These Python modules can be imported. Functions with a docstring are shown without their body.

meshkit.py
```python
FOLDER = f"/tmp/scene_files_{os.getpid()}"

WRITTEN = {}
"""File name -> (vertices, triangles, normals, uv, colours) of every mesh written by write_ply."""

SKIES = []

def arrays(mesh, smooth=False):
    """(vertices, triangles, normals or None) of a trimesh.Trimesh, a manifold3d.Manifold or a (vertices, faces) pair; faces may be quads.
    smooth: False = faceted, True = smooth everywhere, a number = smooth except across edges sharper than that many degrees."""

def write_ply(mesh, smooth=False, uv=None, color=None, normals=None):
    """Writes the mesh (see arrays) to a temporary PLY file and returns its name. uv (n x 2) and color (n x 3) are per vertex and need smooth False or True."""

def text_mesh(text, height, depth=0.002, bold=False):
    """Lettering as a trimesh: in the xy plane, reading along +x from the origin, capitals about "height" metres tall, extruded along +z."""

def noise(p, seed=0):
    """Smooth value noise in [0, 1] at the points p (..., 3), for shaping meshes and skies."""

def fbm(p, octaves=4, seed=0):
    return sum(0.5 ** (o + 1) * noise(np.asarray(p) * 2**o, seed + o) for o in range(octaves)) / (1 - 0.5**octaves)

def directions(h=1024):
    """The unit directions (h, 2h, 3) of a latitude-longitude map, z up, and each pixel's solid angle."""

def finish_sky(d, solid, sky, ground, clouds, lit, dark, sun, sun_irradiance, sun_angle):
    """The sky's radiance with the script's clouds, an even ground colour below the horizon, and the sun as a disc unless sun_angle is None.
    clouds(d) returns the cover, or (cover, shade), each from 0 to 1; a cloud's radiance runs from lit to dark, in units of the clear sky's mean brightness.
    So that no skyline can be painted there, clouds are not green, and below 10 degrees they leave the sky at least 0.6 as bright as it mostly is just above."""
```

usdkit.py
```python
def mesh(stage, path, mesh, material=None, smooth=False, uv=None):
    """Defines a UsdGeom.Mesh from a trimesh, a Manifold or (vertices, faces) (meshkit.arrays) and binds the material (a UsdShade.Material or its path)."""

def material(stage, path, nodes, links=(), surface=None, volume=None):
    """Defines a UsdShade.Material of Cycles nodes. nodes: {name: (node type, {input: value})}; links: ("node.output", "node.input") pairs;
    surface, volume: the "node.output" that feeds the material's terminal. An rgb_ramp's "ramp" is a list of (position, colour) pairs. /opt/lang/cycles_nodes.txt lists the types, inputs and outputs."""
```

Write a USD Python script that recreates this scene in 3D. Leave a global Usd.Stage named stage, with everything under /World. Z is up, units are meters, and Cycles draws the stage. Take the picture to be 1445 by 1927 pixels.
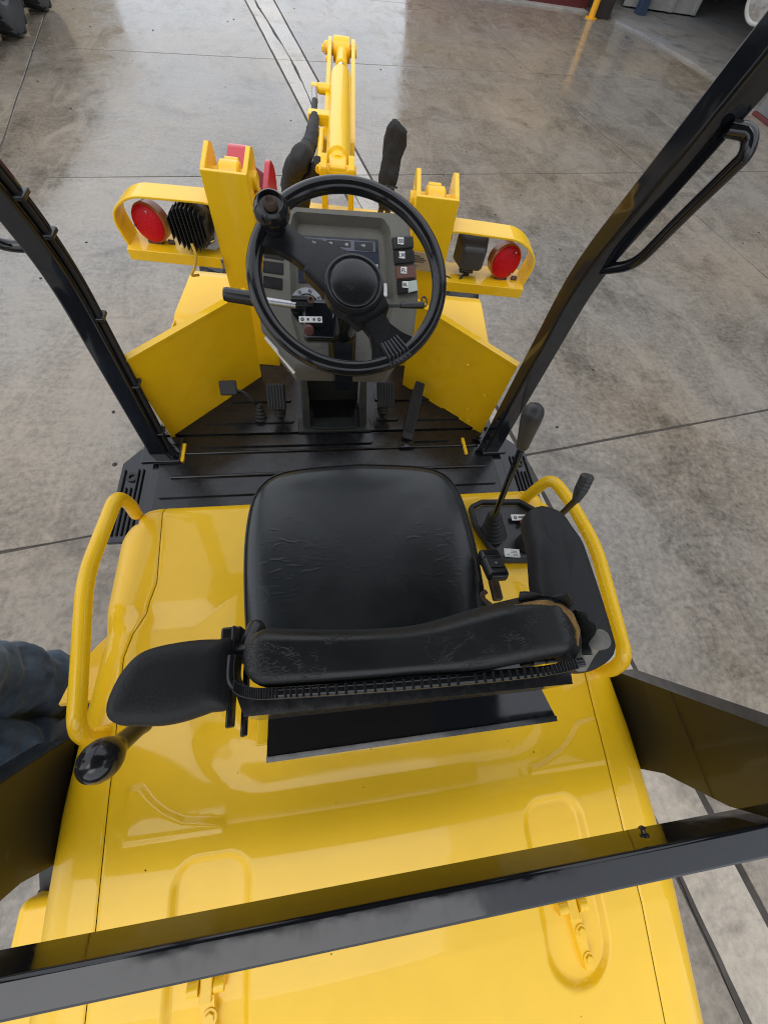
import math, random
import numpy as np, trimesh, usdkit, meshkit
import manifold3d as m3
import shapely.geometry as sg
from pxr import Usd, UsdGeom, UsdLux, UsdShade, Gf, Sdf
from trimesh.transformations import rotation_matrix

# ------------------------------------------------------------------ camera, sky, light
stage = Usd.Stage.CreateInMemory()
UsdGeom.Xform.Define(stage, '/World')
UsdGeom.Scope.Define(stage, '/World/Looks')

EYE = np.array([0.0, 0.0, 2.10])
RIGHT = np.array([0.9877, -0.1151, 0.1054])
LOOK = np.array([0.1409, 0.4492, -0.8823])
LOOK /= np.linalg.norm(LOOK)
RIGHT -= LOOK * (RIGHT @ LOOK); RIGHT /= np.linalg.norm(RIGHT)
UPV = np.cross(RIGHT, LOOK)
cam = UsdGeom.Camera.Define(stage, '/World/camera')
cam.CreateHorizontalApertureAttr(36.0)
cam.CreateFocalLengthAttr(716.0 / 1445.0 * 36.0)
cam.CreateClippingRangeAttr(Gf.Vec2f(0.03, 1000.0))
cam.CreateExposureAttr(0.56)
M4 = np.eye(4); M4[0, :3] = RIGHT; M4[1, :3] = UPV; M4[2, :3] = -LOOK; M4[3, :3] = EYE
cam.AddTransformOp().Set(Gf.Matrix4d(*M4.ravel().tolist()))

SUN_EL, SUN_AZ = math.radians(62), math.radians(205)       # azimuth from +y towards +x
mat = lambda name, n, l, s=None, v=None: usdkit.material(stage, '/World/Looks/' + name, n, l, surface=s, volume=v)
sky_mat = mat('overcast_sky', {
    'tc': ('texture_coordinate', {}),
    'sky': ('sky_texture', {'sky_type': 'single_scattering', 'sun_disc': False, 'sun_elevation': SUN_EL, 'sun_rotation': SUN_AZ}),
    'n': ('noise_texture', {'scale': 2.2, 'detail': 5.0, 'roughness': 0.55, 'distortion': 0.4}),
    'r': ('rgb_ramp', {'ramp': [(0.2, (5.6, 5.9, 6.5)), (0.8, (8.6, 8.9, 9.4))]}),
    'mx': ('mix_color', {'fac': 0.86, 'use_clamp': False}),
    'b': ('background_shader', {'strength': 0.125})},
    [('tc.generated', 'n.vector'), ('n.fac', 'r.fac'), ('sky.color', 'mx.a'), ('r.color', 'mx.b'), ('mx.result', 'b.color')], 'b.background')
dome = UsdLux.DomeLight.Define(stage, '/World/sky')
dome.GetPrim().SetCustomDataByKey('kind', 'structure')
dome.GetPrim().SetCustomDataByKey('label', 'bright overcast sky')
dome.GetPrim().SetCustomDataByKey('category', 'sky')
UsdShade.MaterialBindingAPI.Apply(dome.GetPrim()).Bind(sky_mat)
sun = UsdLux.DistantLight.Define(stage, '/World/sun')
sun.CreateIntensityAttr(0.16); sun.CreateAngleAttr(50.0); sun.CreateNormalizeAttr(True)
sun.CreateColorAttr(Gf.Vec3f(1.0, 0.97, 0.92))
_dir = np.array([math.sin(SUN_AZ) * math.cos(SUN_EL), math.cos(SUN_AZ) * math.cos(SUN_EL), math.sin(SUN_EL)])
_x = np.cross([0, 0, 1.0], _dir); _x /= np.linalg.norm(_x)
ML = np.eye(4); ML[0, :3] = _x; ML[1, :3] = np.cross(_dir, _x); ML[2, :3] = _dir
sun.AddTransformOp().Set(Gf.Matrix4d(*ML.ravel().tolist()))

# ------------------------------------------------------------------ scene helpers
used = {}
def numbered(parent, name):
    k = (parent, name); used[k] = used.get(k, -1) + 1
    return name if used[k] == 0 else f'{name}_{used[k]:03d}'
def obj(name, mesh, material, parent=None, smooth=35, label=None):
    pp = '/World' if parent is None else str(parent.GetPath())
    path = pp + '/' + numbered(pp, name)
    p = usdkit.mesh(stage, path, mesh, material, smooth=smooth).GetPrim()
    if label: p.SetCustomDataByKey('label', label)
    return p
def tag(p, label, cat, group=None, kind=None):
    p.SetCustomDataByKey('label', label); p.SetCustomDataByKey('category', cat)
    if group: p.SetCustomDataByKey('group', group)
    if kind: p.SetCustomDataByKey('kind', kind)
    return p
def thing(name, label, cat, loc=(0, 0, 0), rz=0.0, group=None):
    x = UsdGeom.Xform.Define(stage, '/World/' + numbered('/World', name))
    x.AddTranslateOp().Set(Gf.Vec3d(*map(float, loc)))
    x.AddRotateZOp().Set(float(rz))
    return tag(x.GetPrim(), label, cat, group)
def copy_of(src, name, label, loc, rz=0.0):
    was = src.GetCustomData()
    r = thing(name, label, was['category'], loc, rz, was.get('group'))
    r.GetReferences().AddInternalReference(src.GetPath()); r.SetInstanceable(True)
    return r
V = lambda *a: np.array(a, float)
cat = trimesh.util.concatenate
def norm(v): v = np.asarray(v, float); return v / np.linalg.norm(v)
def frame(origin, x, y):
    x = norm(x); z = norm(np.cross(x, y)); y = np.cross(z, x)
    T = np.eye(4); T[:3, 0] = x; T[:3, 1] = y; T[:3, 2] = z; T[:3, 3] = origin
    return T
def put(m, T): m = m.copy(); m.apply_transform(T); return m
def hullpts(p): return trimesh.convex.convex_hull(np.asarray(p, float))
_ico = {}
def ball_pts(r, sub=2):
    if sub not in _ico: _ico[sub] = trimesh.creation.icosphere(sub).vertices
    return _ico[sub] * r
def rbox(size, r=0.004, at=(0, 0, 0), sub=1, rot=None):
    s = np.asarray(size, float) / 2; r = min(r, s.min() * 0.99)
    b = ball_pts(r, sub)
    m = hullpts(np.vstack([b + (s - r) * np.array(k) for k in np.ndindex(2, 2, 2) for k in [2 * np.array(k) - 1]]))
    if rot is not None: m.apply_transform(rot)
    m.apply_translation(at); return m
def rbb(lo, hi, r=0.004, sub=1):
    lo, hi = np.asarray(lo, float), np.asarray(hi, float)
    return rbox(hi - lo, r, (lo + hi) / 2, sub)
def cyl(a, b, r, r2=None, seg=24, bev=0.0):
    a, b = np.asarray(a, float), np.asarray(b, float); r2 = r if r2 is None else r2
    L = np.linalg.norm(b - a)
    prof = [(0, 0), (r - bev, 0), (r, bev), (r2, L - bev), (r2 - bev, L), (0, L)] if bev else [(0, 0), (r, 0), (r2, L), (0, L)]
    return lathe(prof, a, b - a, seg)
def lathe(prof, origin=(0, 0, 0), axis=(0, 0, 1), seg=28):
    m = trimesh.creation.revolve(np.asarray(prof, float), sections=seg)
    ax = norm(axis); h = V(1, 0, 0) if abs(ax[0]) < 0.9 else V(0, 1, 0)
    x = norm(np.cross(h, ax))
    return put(m, frame(origin, x, np.cross(ax, x)))
def smooth_path(pts, n=8):
    """Catmull-Rom through the points."""
    p = np.asarray(pts, float); p = np.vstack([2 * p[0] - p[1], p, 2 * p[-1] - p[-2]]); out = []
    for i in range(1, len(p) - 2):
        a, b, c, d = p[i - 1:i + 3]
        for t in np.linspace(0, 1, n, endpoint=False):
            out.append(0.5 * (2 * b + (c - a) * t + (2 * a - 5 * b + 4 * c - d) * t * t + (-a + 3 * b - 3 * c + d) * t ** 3))
    return np.array(out + [p[-2]])
def fillet_path(pts, r, n=7):
    p = np.asarray(pts, float); out = [p[0]]
    for i in range(1, len(p) - 1):
        a, b, c = p[i - 1], p[i], p[i + 1]
        u, v = norm(a - b), norm(c - b)
        d = min(r, 0.45 * np.linalg.norm(a - b), 0.45 * np.linalg.norm(c - b))
        s, e = b + u * d, b + v * d
        for t in np.linspace(0, 1, n): out.append((1 - t) ** 2 * s + 2 * t * (1 - t) * b + t * t * e)
    return np.array(out + [p[-1]])
def sweep(path, sect, up=(0, 0, 1), closed=False, scale=None, cap=True):
    """Sweep a closed 2D section (n,2) along a path; section x is sideways, y is up."""
    P = np.asarray(path, float); S = np.asarray(sect, float); n, k = len(P), len(S)
    T = np.gradient(P, axis=0) if not closed else np.roll(P, -1, 0) - np.roll(P, 1, 0)
    T /= np.linalg.norm(T, axis=1, keepdims=True)
    verts = []; prev = np.asarray(up, float)
    for i in range(n):
        side = np.cross(T[i], prev); side /= np.linalg.norm(side); u = np.cross(side, T[i]); prev = u
        s = 1.0 if scale is None else scale[i]
        verts.append(P[i] + s * (S[:, :1] * side + S[:, 1:] * u))
    f = []
    for i in range(n if closed else n - 1):
        a, b = i * k, ((i + 1) % n) * k
        for j in range(k):
            l = (j + 1) % k
            f += [[a + j, a + l, b + l], [a + j, b + l, b + j]]
    verts = np.vstack(verts)
    if not closed and cap:
        c0, c1 = len(verts), len(verts) + 1
        verts = np.vstack([verts, P[0], P[-1]])
        for j in range(k):
            l = (j + 1) % k
            f += [[c0, l, j], [c1, (n - 1) * k + j, (n - 1) * k + l]]
    m = trimesh.Trimesh(verts, f, process=False)
    trimesh.repair.fix_normals(m)
    return m
def circle(r, n=14): a = np.linspace(0, 2 * np.pi, n, endpoint=False); return np.c_[np.cos(a), np.sin(a)] * r
def rrect(w, h, r=0.004, n=3):
    return np.array(sg.box(-w / 2 + r, -h / 2 + r, w / 2 - r, h / 2 - r).buffer(r, quad_segs=n).exterior.coords)[:-1]
def tube(pts, r, n=12, fil=None, smooth=None, scale=None, up=(0.01, 0.02, 1)):
    P = fillet_path(pts, fil) if fil else smooth_path(pts, smooth) if smooth else np.asarray(pts, float)
    return sweep(P, circle(r, n), up, scale=scale)
def prism(poly, h, T=None, bevel=0.0):
    """Extrude a 2D outline by h along local z (from 0), with a chamfer round the top edge."""
    g = poly if isinstance(poly, sg.Polygon) else sg.Polygon(poly)
    g = g.buffer(0)
    if bevel:
        ring = [m3.CrossSection([np.array(p.exterior.coords)[:-1]] + [np.array(i.coords)[:-1] for i in p.interiors], m3.FillRule.EvenOdd) for p in [g]]
        cs = ring[0]; parts = []; steps = 4
        m = cs.extrude(h - bevel)
        for i in range(steps):
            a0, a1 = i / steps * math.pi / 2, (i + 1) / steps * math.pi / 2
            off = bevel * (1 - math.cos(a1))
            z0, z1 = h - bevel + bevel * math.sin(a0), h - bevel + bevel * math.sin(a1)
            c2 = cs.offset(-bevel * (1 - math.cos((a0 + a1) / 2)), m3.JoinType.Round)
            if c2.area() > 0: m += c2.extrude(z1 - z0 + 1e-5).translate([0, 0, z0 - 1e-5])
        mm = m.to_mesh(); m = trimesh.Trimesh(mm.vert_properties[:, :3], mm.tri_verts)
    else:
        m = trimesh.creation.extrude_polygon(g, h, engine='earcut')
    return put(m, T) if T is not None else m
def layered(poly, prof):
    """Stack of inset outlines: prof = [(inset, z), ...]; equal vertex count outline resampled."""
    g = poly if isinstance(poly, sg.Polygon) else sg.Polygon(poly)
    n = 96; rings = []
    for ins, z in prof:
        q = g.buffer(-ins, quad_segs=12); ex = q.exterior
        c = np.array(g.centroid.coords[0]); out = []
        for a in np.linspace(0, 2 * np.pi, n, endpoint=False):
            ray = sg.LineString([c, c + 10 * np.array([math.cos(a), math.sin(a)])])
            i = ray.intersection(ex)
            pt = np.array(i.coords[0] if i.geom_type == 'Point' else (i.geoms[0].coords[0] if len(getattr(i, 'geoms', [])) else c))
            out.append([*pt, z])
        rings.append(out)
    v = np.array(rings).reshape(-1, 3); f = []
    for i in range(len(prof) - 1):
        for j in range(n):
            l = (j + 1) % n; a, b = i * n, (i + 1) * n
            f += [[a + j, a + l, b + l], [a + j, b + l, b + j]]
    k = len(v); c = np.array(g.centroid.coords[0])
    v = np.vstack([v, [*c, prof[0][1]], [*c, prof[-1][1]]])
    b = (len(prof) - 1) * n
    for j in range(n):
        l = (j + 1) % n; f += [[k, l, j], [k + 1, b + j, b + l]]
    return trimesh.Trimesh(v, f, process=False)
def roundpoly(pts, r):
    return sg.Polygon(pts).buffer(-r, join_style=1).buffer(r, quad_segs=8) if r else sg.Polygon(pts)
def bolt(at, axis=(0, 0, 1), r=0.011, h=0.009, washer=True):
    ax = norm(axis); x = norm(np.cross(ax, V(0.3, 0.5, 0.81)))
    T = frame(at, x, np.cross(ax, x))
    m = [put(prism(circle(r, 6), h, bevel=0.002), T)]
    if washer: m.append(put(lathe([(0, 0), (r * 1.5, 0), (r * 1.5, 0.0025), (0, 0.0025)], seg=18), T))
    return cat(m)
def hullsolid(lo_pts, hi_pts): return hullpts(np.vstack([lo_pts, hi_pts]))
def displaced(m, amp, freq, seed=0, edge=None):
    m = m.copy()
    if edge: m = m.subdivide_to_size(edge)
    m.merge_vertices()
    n = m.vertex_normals
    m.vertices = m.vertices + n * ((meshkit.fbm(m.vertices * freq + 31.7, 3, seed) - 0.5) * 2 * amp)[:, None]
    return m

# ------------------------------------------------------------------ materials
def simple(name, color, rough=0.5, metallic=0.0, coat=0.0, bump=0.0, bscale=300.0, var=0.0, vscale=20.0, spec=0.5, coat_rough=0.05, rvar=0.0, detail=3.0, sheen=0.0, bdist=0.002):
    detail = min(detail, 2.0)
    c = np.array(color, float)
    n = {'tc': ('texture_coordinate', {}), 'p': ('principled_bsdf', {'base_color': c, 'roughness': rough, 'metallic': metallic, 'coat_weight': coat, 'coat_roughness': coat_rough, 'specular_ior_level': spec, 'sheen_weight': sheen})}
    l = []
    if var:
        n['v'] = ('noise_texture', {'scale': vscale, 'detail': 3.0, 'roughness': 0.65})
        n['vr'] = ('rgb_ramp', {'ramp': [(0.3, np.clip(c * (1 - var), 0, 1)), (0.7, np.clip(c * (1 + var), 0, 1))]})
        l += [('tc.object', 'v.vector'), ('v.fac', 'vr.fac'), ('vr.color', 'p.base_color')]
    if rvar:
        n['rv'] = ('noise_texture', {'scale': vscale * 2.3, 'detail': 3.0, 'roughness': 0.7})
        n['rm'] = ('map_range', {'from_min': 0.3, 'from_max': 0.7, 'to_min': max(rough - rvar, 0.02), 'to_max': rough + rvar, 'clamp': True})
        l += [('tc.object', 'rv.vector'), ('rv.fac', 'rm.value'), ('rm.result', 'p.roughness')]
    if bump:
        n['bn'] = ('noise_texture', {'scale': bscale, 'detail': detail, 'roughness': 0.6})
        n['b'] = ('bump', {'strength': bump, 'distance': bdist})
        l += [('tc.object', 'bn.vector'), ('bn.fac', 'b.height'), ('b.normal', 'p.normal')]
    return mat(name, n, l, 'p.BSDF')

yellow = simple('yellow_paint', (0.82, 0.485, 0.003), 0.50, coat=0.65, coat_rough=0.06, spec=0.3, var=0.03, vscale=9)
black_paint = simple('black_gloss_paint', (0.004, 0.0045, 0.0055), 0.07, spec=0.6, bump=0.03, bscale=30, rvar=0.03, vscale=14, bdist=0.0015)
black_rubber = simple('black_rubber', (0.010, 0.010, 0.010), 0.62, var=0.3, vscale=18, bump=0.25, bscale=180)
bar_paint = simple('uneven_black_paint', (0.004, 0.0045, 0.0055), 0.10, spec=0.6, bump=0.22, bscale=16, rvar=0.07, vscale=9, bdist=0.002)
floor_rubber = simple('floor_mat_rubber', (0.005, 0.005, 0.0055), 0.22, var=0.3, vscale=11, bump=0.10, bscale=35, rvar=0.06, spec=0.5)
black_plastic = simple('black_plastic', (0.008, 0.008, 0.0085), 0.28, bump=0.10, bscale=400, rvar=0.05)
wheel_gloss = simple('black_gloss_plastic', (0.006, 0.006, 0.0065), 0.15, rvar=0.04, vscale=30)
pad_foam = simple('armrest_foam', (0.0085, 0.0085, 0.009), 0.60, bump=0.35, bscale=260, var=0.35, vscale=14)
knob_gray = simple('gray_plastic_knob', (0.032, 0.032, 0.031), 0.45, bump=0.1, bscale=250)
dash_gray = simple('dashboard_gray_plastic', (0.125, 0.119, 0.098), 0.48, bump=0.22, bscale=420, var=0.10, vscale=16, rvar=0.08)
recline_gray = simple('worn_gray_plastic', (0.20, 0.19, 0.165), 0.6, var=0.2, vscale=40)
steel = simple('bare_steel', (0.42, 0.42, 0.43), 0.38, metallic=1.0, rvar=0.1, vscale=30)
chrome = simple('chrome', (0.85, 0.86, 0.88), 0.06, metallic=1.0)
tyre_mat = simple('tyre_rubber', (0.022, 0.022, 0.022), 0.70, var=0.4, vscale=9, bump=0.3, bscale=60)
rust = simple('rusty_bracket_steel', (0.10, 0.065, 0.045), 0.6, metallic=0.3, var=0.5, vscale=40)
brown_knob = simple('brown_plastic', (0.075, 0.018, 0.012), 0.4)
brown_switch = simple('brown_switch_plastic', (0.13, 0.055, 0.038), 0.45, bump=0.1)
white_label = simple('white_sticker', (0.70, 0.70, 0.66), 0.5, var=0.12, vscale=60)
tan_label = simple('tan_data_plate', (0.36, 0.27, 0.16), 0.45, var=0.1, vscale=60)
ink = simple('dark_print', (0.03, 0.03, 0.03), 0.5)
icon_mat = simple('pale_icon_print', (0.30, 0.31, 0.33), 0.5)
pale_switch = simple('pale_green_plastic', (0.45, 0.50, 0.44), 0.4)
red_plastic = simple('red_plastic', (0.45, 0.008, 0.018), 0.25, coat=0.5)
foam_tan = simple('torn_foam', (0.30, 0.17, 0.055), 0.9, bump=0.6, bscale=220, var=0.35, vscale=50)
orange_rim = simple('amber_lens_rim', (0.42, 0.13, 0.03), 0.3, coat=0.4)
hose_mat = simple('hose_sleeve', (0.011, 0.0105, 0.0095), 0.72, bump=0.5, bscale=130, var=0.35, vscale=25)
wire_yellow = simple('yellow_wire', (0.60, 0.38, 0.05), 0.5)
red_paint = simple('red_maroon_paint', (0.085, 0.014, 0.014), 0.4, var=0.15)
wall_paint = simple('wall_paint_tan', (0.24, 0.155, 0.085), 0.7, var=0.12, vscale=1.5, bump=0.3, bscale=40)
shed_paint = simple('shed_paint_tan', (0.38, 0.30, 0.19), 0.7, var=0.12, vscale=1.5)
wall_gray = simple('wall_paint_gray', (0.16, 0.15, 0.145), 0.7, var=0.15, vscale=1.5, bump=0.3, bscale=40)
dark_interior = simple('dark_interior', (0.012, 0.012, 0.012), 0.9, var=0.3, vscale=3)
post_dark = simple('dark_brown_steel', (0.028, 0.022, 0.020), 0.5, var=0.3, vscale=4)
post_yellow = simple('bollard_yellow_paint', (0.75, 0.36, 0.01), 0.4, coat=0.2, var=0.1)
post_blue = simple('blue_paint', (0.035, 0.06, 0.11), 0.5, var=0.2)
door_white = simple('off_white_door_paint', (0.42, 0.41, 0.38), 0.5, var=0.1, vscale=5)
dark_machine = simple('dark_gray_paint', (0.035, 0.037, 0.040), 0.5, var=0.2)
rim_gray = simple('gray_wheel_paint', (0.05, 0.055, 0.06), 0.5, var=0.2)

# seat vinyl: leather grain, fine creases and cracks
def vinyl(name, base, crack_amt, crack_scale, tan=0.0):
    n = {'tc': ('texture_coordinate', {}),
         'g': ('voronoi_texture', {'scale': 420.0}),
         'big': ('noise_texture', {'scale': 9.0, 'detail': 4.0}),
         'wm': ('noise_texture', {'scale': 14.0, 'detail': 6.0, 'roughness': 0.7, 'distortion': 1.5}),
         'map': ('mapping', {'scale': (1.0, 2.6, 1.0)}),
         'cr': ('voronoi_texture', {'scale': crack_scale, 'feature': 'distance_to_edge'}),
         'wob': ('noise_texture', {'scale': 30.0, 'detail': 3.0}),
         'wobm': ('mix_vector', {'fac': 0.06}),
         'crm': ('map_range', {'from_min': 0.0, 'from_max': 0.07, 'to_min': 0.0, 'to_max': 1.0, 'clamp': True}),
         'msk': ('map_range', {'from_min': 0.50, 'from_max': 0.64, 'to_min': 0.0, 'to_max': crack_amt, 'clamp': True}),
         'crx': ('mix_float', {'a': 1.0}),
         'gm': ('math', {'math_type': 'multiply', 'value2': 0.10}),
         'sum': ('math', {'math_type': 'add'}),
         'b': ('bump', {'strength': 0.55, 'distance': 0.0018}),
         'r': ('map_range', {'from_min': 0.3, 'from_max': 0.7, 'to_min': 0.34, 'to_max': 0.52, 'clamp': True}),
         'col': ('rgb_ramp', {'ramp': [(0.30, np.array(base) * 0.8), (0.62, np.array(base) * 1.25), (0.80, np.array(base) * 1.25 + np.array([0.05, 0.033, 0.012]) * tan)]}),
         'p': ('principled_bsdf', {'specular_ior_level': 0.5})}
    l = [('tc.object', 'g.vector'), ('tc.object', 'big.vector'), ('tc.object', 'wm.vector'), ('tc.object', 'map.vector'), ('tc.object', 'wob.vector'),
         ('map.vector', 'wobm.a'), ('wob.color', 'wobm.b'), ('wobm.result', 'cr.vector'), ('cr.distance', 'crm.value'), ('wm.fac', 'msk.value'),
         ('msk.result', 'crx.fac'), ('crm.result', 'crx.b'), ('g.distance', 'gm.value1'), ('crx.result', 'sum.value1'), ('gm.value', 'sum.value2'),
         ('sum.value', 'b.height'), ('b.normal', 'p.normal'), ('big.fac', 'r.value'), ('r.result', 'p.roughness'), ('big.fac', 'col.fac'), ('col.color', 'p.base_color')]
    return mat(name, n, l, 'p.BSDF')
seat_vinyl = mat('seat_vinyl', {'tc': ('texture_coordinate', {}), 'sx': ('separate_xyz', {}),
    'dx': ('math', {'math_type': 'subtract', 'value2': 0.07}), 'ax': ('math', {'math_type': 'absolute'}),
    'mx': ('map_range', {'range_type': 'smoothstep', 'from_min': 0.05, 'from_max': 0.19, 'to_min': 0.25, 'to_max': 1.0, 'clamp': True}),
    'dy': ('math', {'math_type': 'subtract', 'value2': 0.27}), 'ay': ('math', {'math_type': 'absolute'}),
    'my': ('map_range', {'range_type': 'smoothstep', 'from_min': 0.01, 'from_max': 0.17, 'to_min': 1.0, 'to_max': 0.0, 'clamp': True}),
    'mm': ('math', {'math_type': 'multiply'}),
    'cm': ('mapping', {'scale': (0.42, 1.0, 1.0)}),
    'cr': ('noise_texture', {'type': 'ridged_multifractal', 'scale': 75.0, 'detail': 4.0, 'roughness': 0.6, 'distortion': 0.8, 'use_normalize': True}),
    'cs': ('map_range', {'from_min': 0.08, 'from_max': 0.55, 'clamp': True}),
    'cc': ('math', {'math_type': 'multiply'}),
    'g': ('voronoi_texture', {'scale': 380.0}), 'gm': ('math', {'math_type': 'multiply', 'value2': 0.07}),
    'sum': ('math', {'math_type': 'add'}), 'b': ('bump', {'strength': 0.26, 'distance': 0.0016}),
    'n': ('noise_texture', {'scale': 7.0, 'detail': 3.0}), 'r': ('map_range', {'from_min': 0.3, 'from_max': 0.7, 'to_min': 0.24, 'to_max': 0.36, 'clamp': True}),
    'col': ('rgb_ramp', {'ramp': [(0.3, (0.007, 0.0085, 0.009)), (0.7, (0.012, 0.014, 0.0145))]}), 'p': ('principled_bsdf', {'specular_ior_level': 0.6})},
    [('tc.object', 'sx.vector'), ('sx.x', 'dx.value1'), ('dx.value', 'ax.value1'), ('ax.value', 'mx.value'), ('sx.y', 'dy.value1'), ('dy.value', 'ay.value1'), ('ay.value', 'my.value'),
     ('mx.result', 'mm.value1'), ('my.result', 'mm.value2'), ('tc.object', 'cm.vector'), ('cm.vector', 'cr.vector'), ('cr.fac', 'cs.value'), ('cs.result', 'cc.value1'), ('mm.value', 'cc.value2'),
     ('tc.object', 'g.vector'), ('g.distance', 'gm.value1'), ('cc.value', 'sum.value1'), ('gm.value', 'sum.value2'), ('sum.value', 'b.height'), ('b.normal', 'p.normal'),
     ('tc.object', 'n.vector'), ('n.fac', 'r.value'), ('r.result', 'p.roughness'), ('n.fac', 'col.fac'), ('col.color', 'p.base_color')], 'p.BSDF')
back_vinyl = vinyl('worn_seat_vinyl', (0.0075, 0.008, 0.0075), 0.6, 95.0, 0.35)

# red reflector lens with a fine cell pattern
red_lens = mat('red_lens', {'tc': ('texture_coordinate', {}), 'v': ('voronoi_texture', {'scale': 210.0}),
    'r': ('rgb_ramp', {'ramp': [(0.0, (0.58, 0.004, 0.010)), (0.6, (0.46, 0.002, 0.007))]}),
    'b': ('bump', {'strength': 0.5, 'distance': 0.002}), 'p': ('principled_bsdf', {'roughness': 0.35, 'specular_ior_level': 0.2})},
    [('tc.object', 'v.vector'), ('v.distance', 'r.fac'), ('r.color', 'p.base_color'), ('v.distance', 'b.height'), ('b.normal', 'p.normal')], 'p.BSDF')
pink_clear = mat('pink_clear_plastic', {'t': ('transparent_bsdf', {'color': (0.80, 0.42, 0.46)}), 'd': ('diffuse_bsdf', {'color': (0.45, 0.16, 0.18)}),
    'm': ('mix_closure', {'fac': 0.35}), 'g': ('glossy_bsdf', {'color': (1, 1, 1), 'roughness': 0.05}), 'f': ('fresnel', {'IOR': 1.45}), 'm2': ('mix_closure', {})},
    [('t.BSDF', 'm.closure1'), ('d.BSDF', 'm.closure2'), ('m.closure', 'm2.closure1'), ('g.BSDF', 'm2.closure2'), ('f.fac', 'm2.fac')], 'm2.closure')
display_glass = simple('dark_display_glass', (0.035, 0.040, 0.055), 0.14, coat=0.6, rvar=0.04)
display_band = simple('display_icon_band', (0.12, 0.13, 0.165), 0.3, coat=0.3)
display_dark = simple('display_dark_tile', (0.018, 0.019, 0.026), 0.25, coat=0.3)
display_pale = simple('pale_display_panel', (0.42, 0.47, 0.50), 0.3, coat=0.3)

denim = mat('blue_denim', {'tc': ('texture_coordinate', {}), 'n': ('noise_texture', {'scale': 14.0, 'detail': 6.0, 'roughness': 0.6}),
    'w': ('wave_texture', {'scale': 160.0, 'distortion': 1.0, 'detail': 2.0}), 'r': ('rgb_ramp', {'ramp': [(0.35, (0.022, 0.042, 0.080)), (0.65, (0.085, 0.130, 0.185))]}),
    'b': ('bump', {'strength': 0.4, 'distance': 0.001}), 'p': ('principled_bsdf', {'roughness': 0.9, 'sheen_weight': 0.2})},
    [('tc.object', 'n.vector'), ('tc.object', 'w.vector'), ('n.fac', 'r.fac'), ('r.color', 'p.base_color'), ('w.fac', 'b.height'), ('b.normal', 'p.normal')], 'p.BSDF')
skin = simple('skin', (0.42, 0.25, 0.17), 0.5, var=0.08)
shirt_mat = simple('dark_shirt', (0.03, 0.032, 0.04), 0.9, bump=0.4, bscale=300, sheen=0.2)
hair_mat = simple('dark_hair', (0.015, 0.012, 0.010), 0.6, bump=0.5, bscale=200)
shoe_mat = simple('dark_shoe', (0.02, 0.018, 0.016), 0.6)

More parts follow.
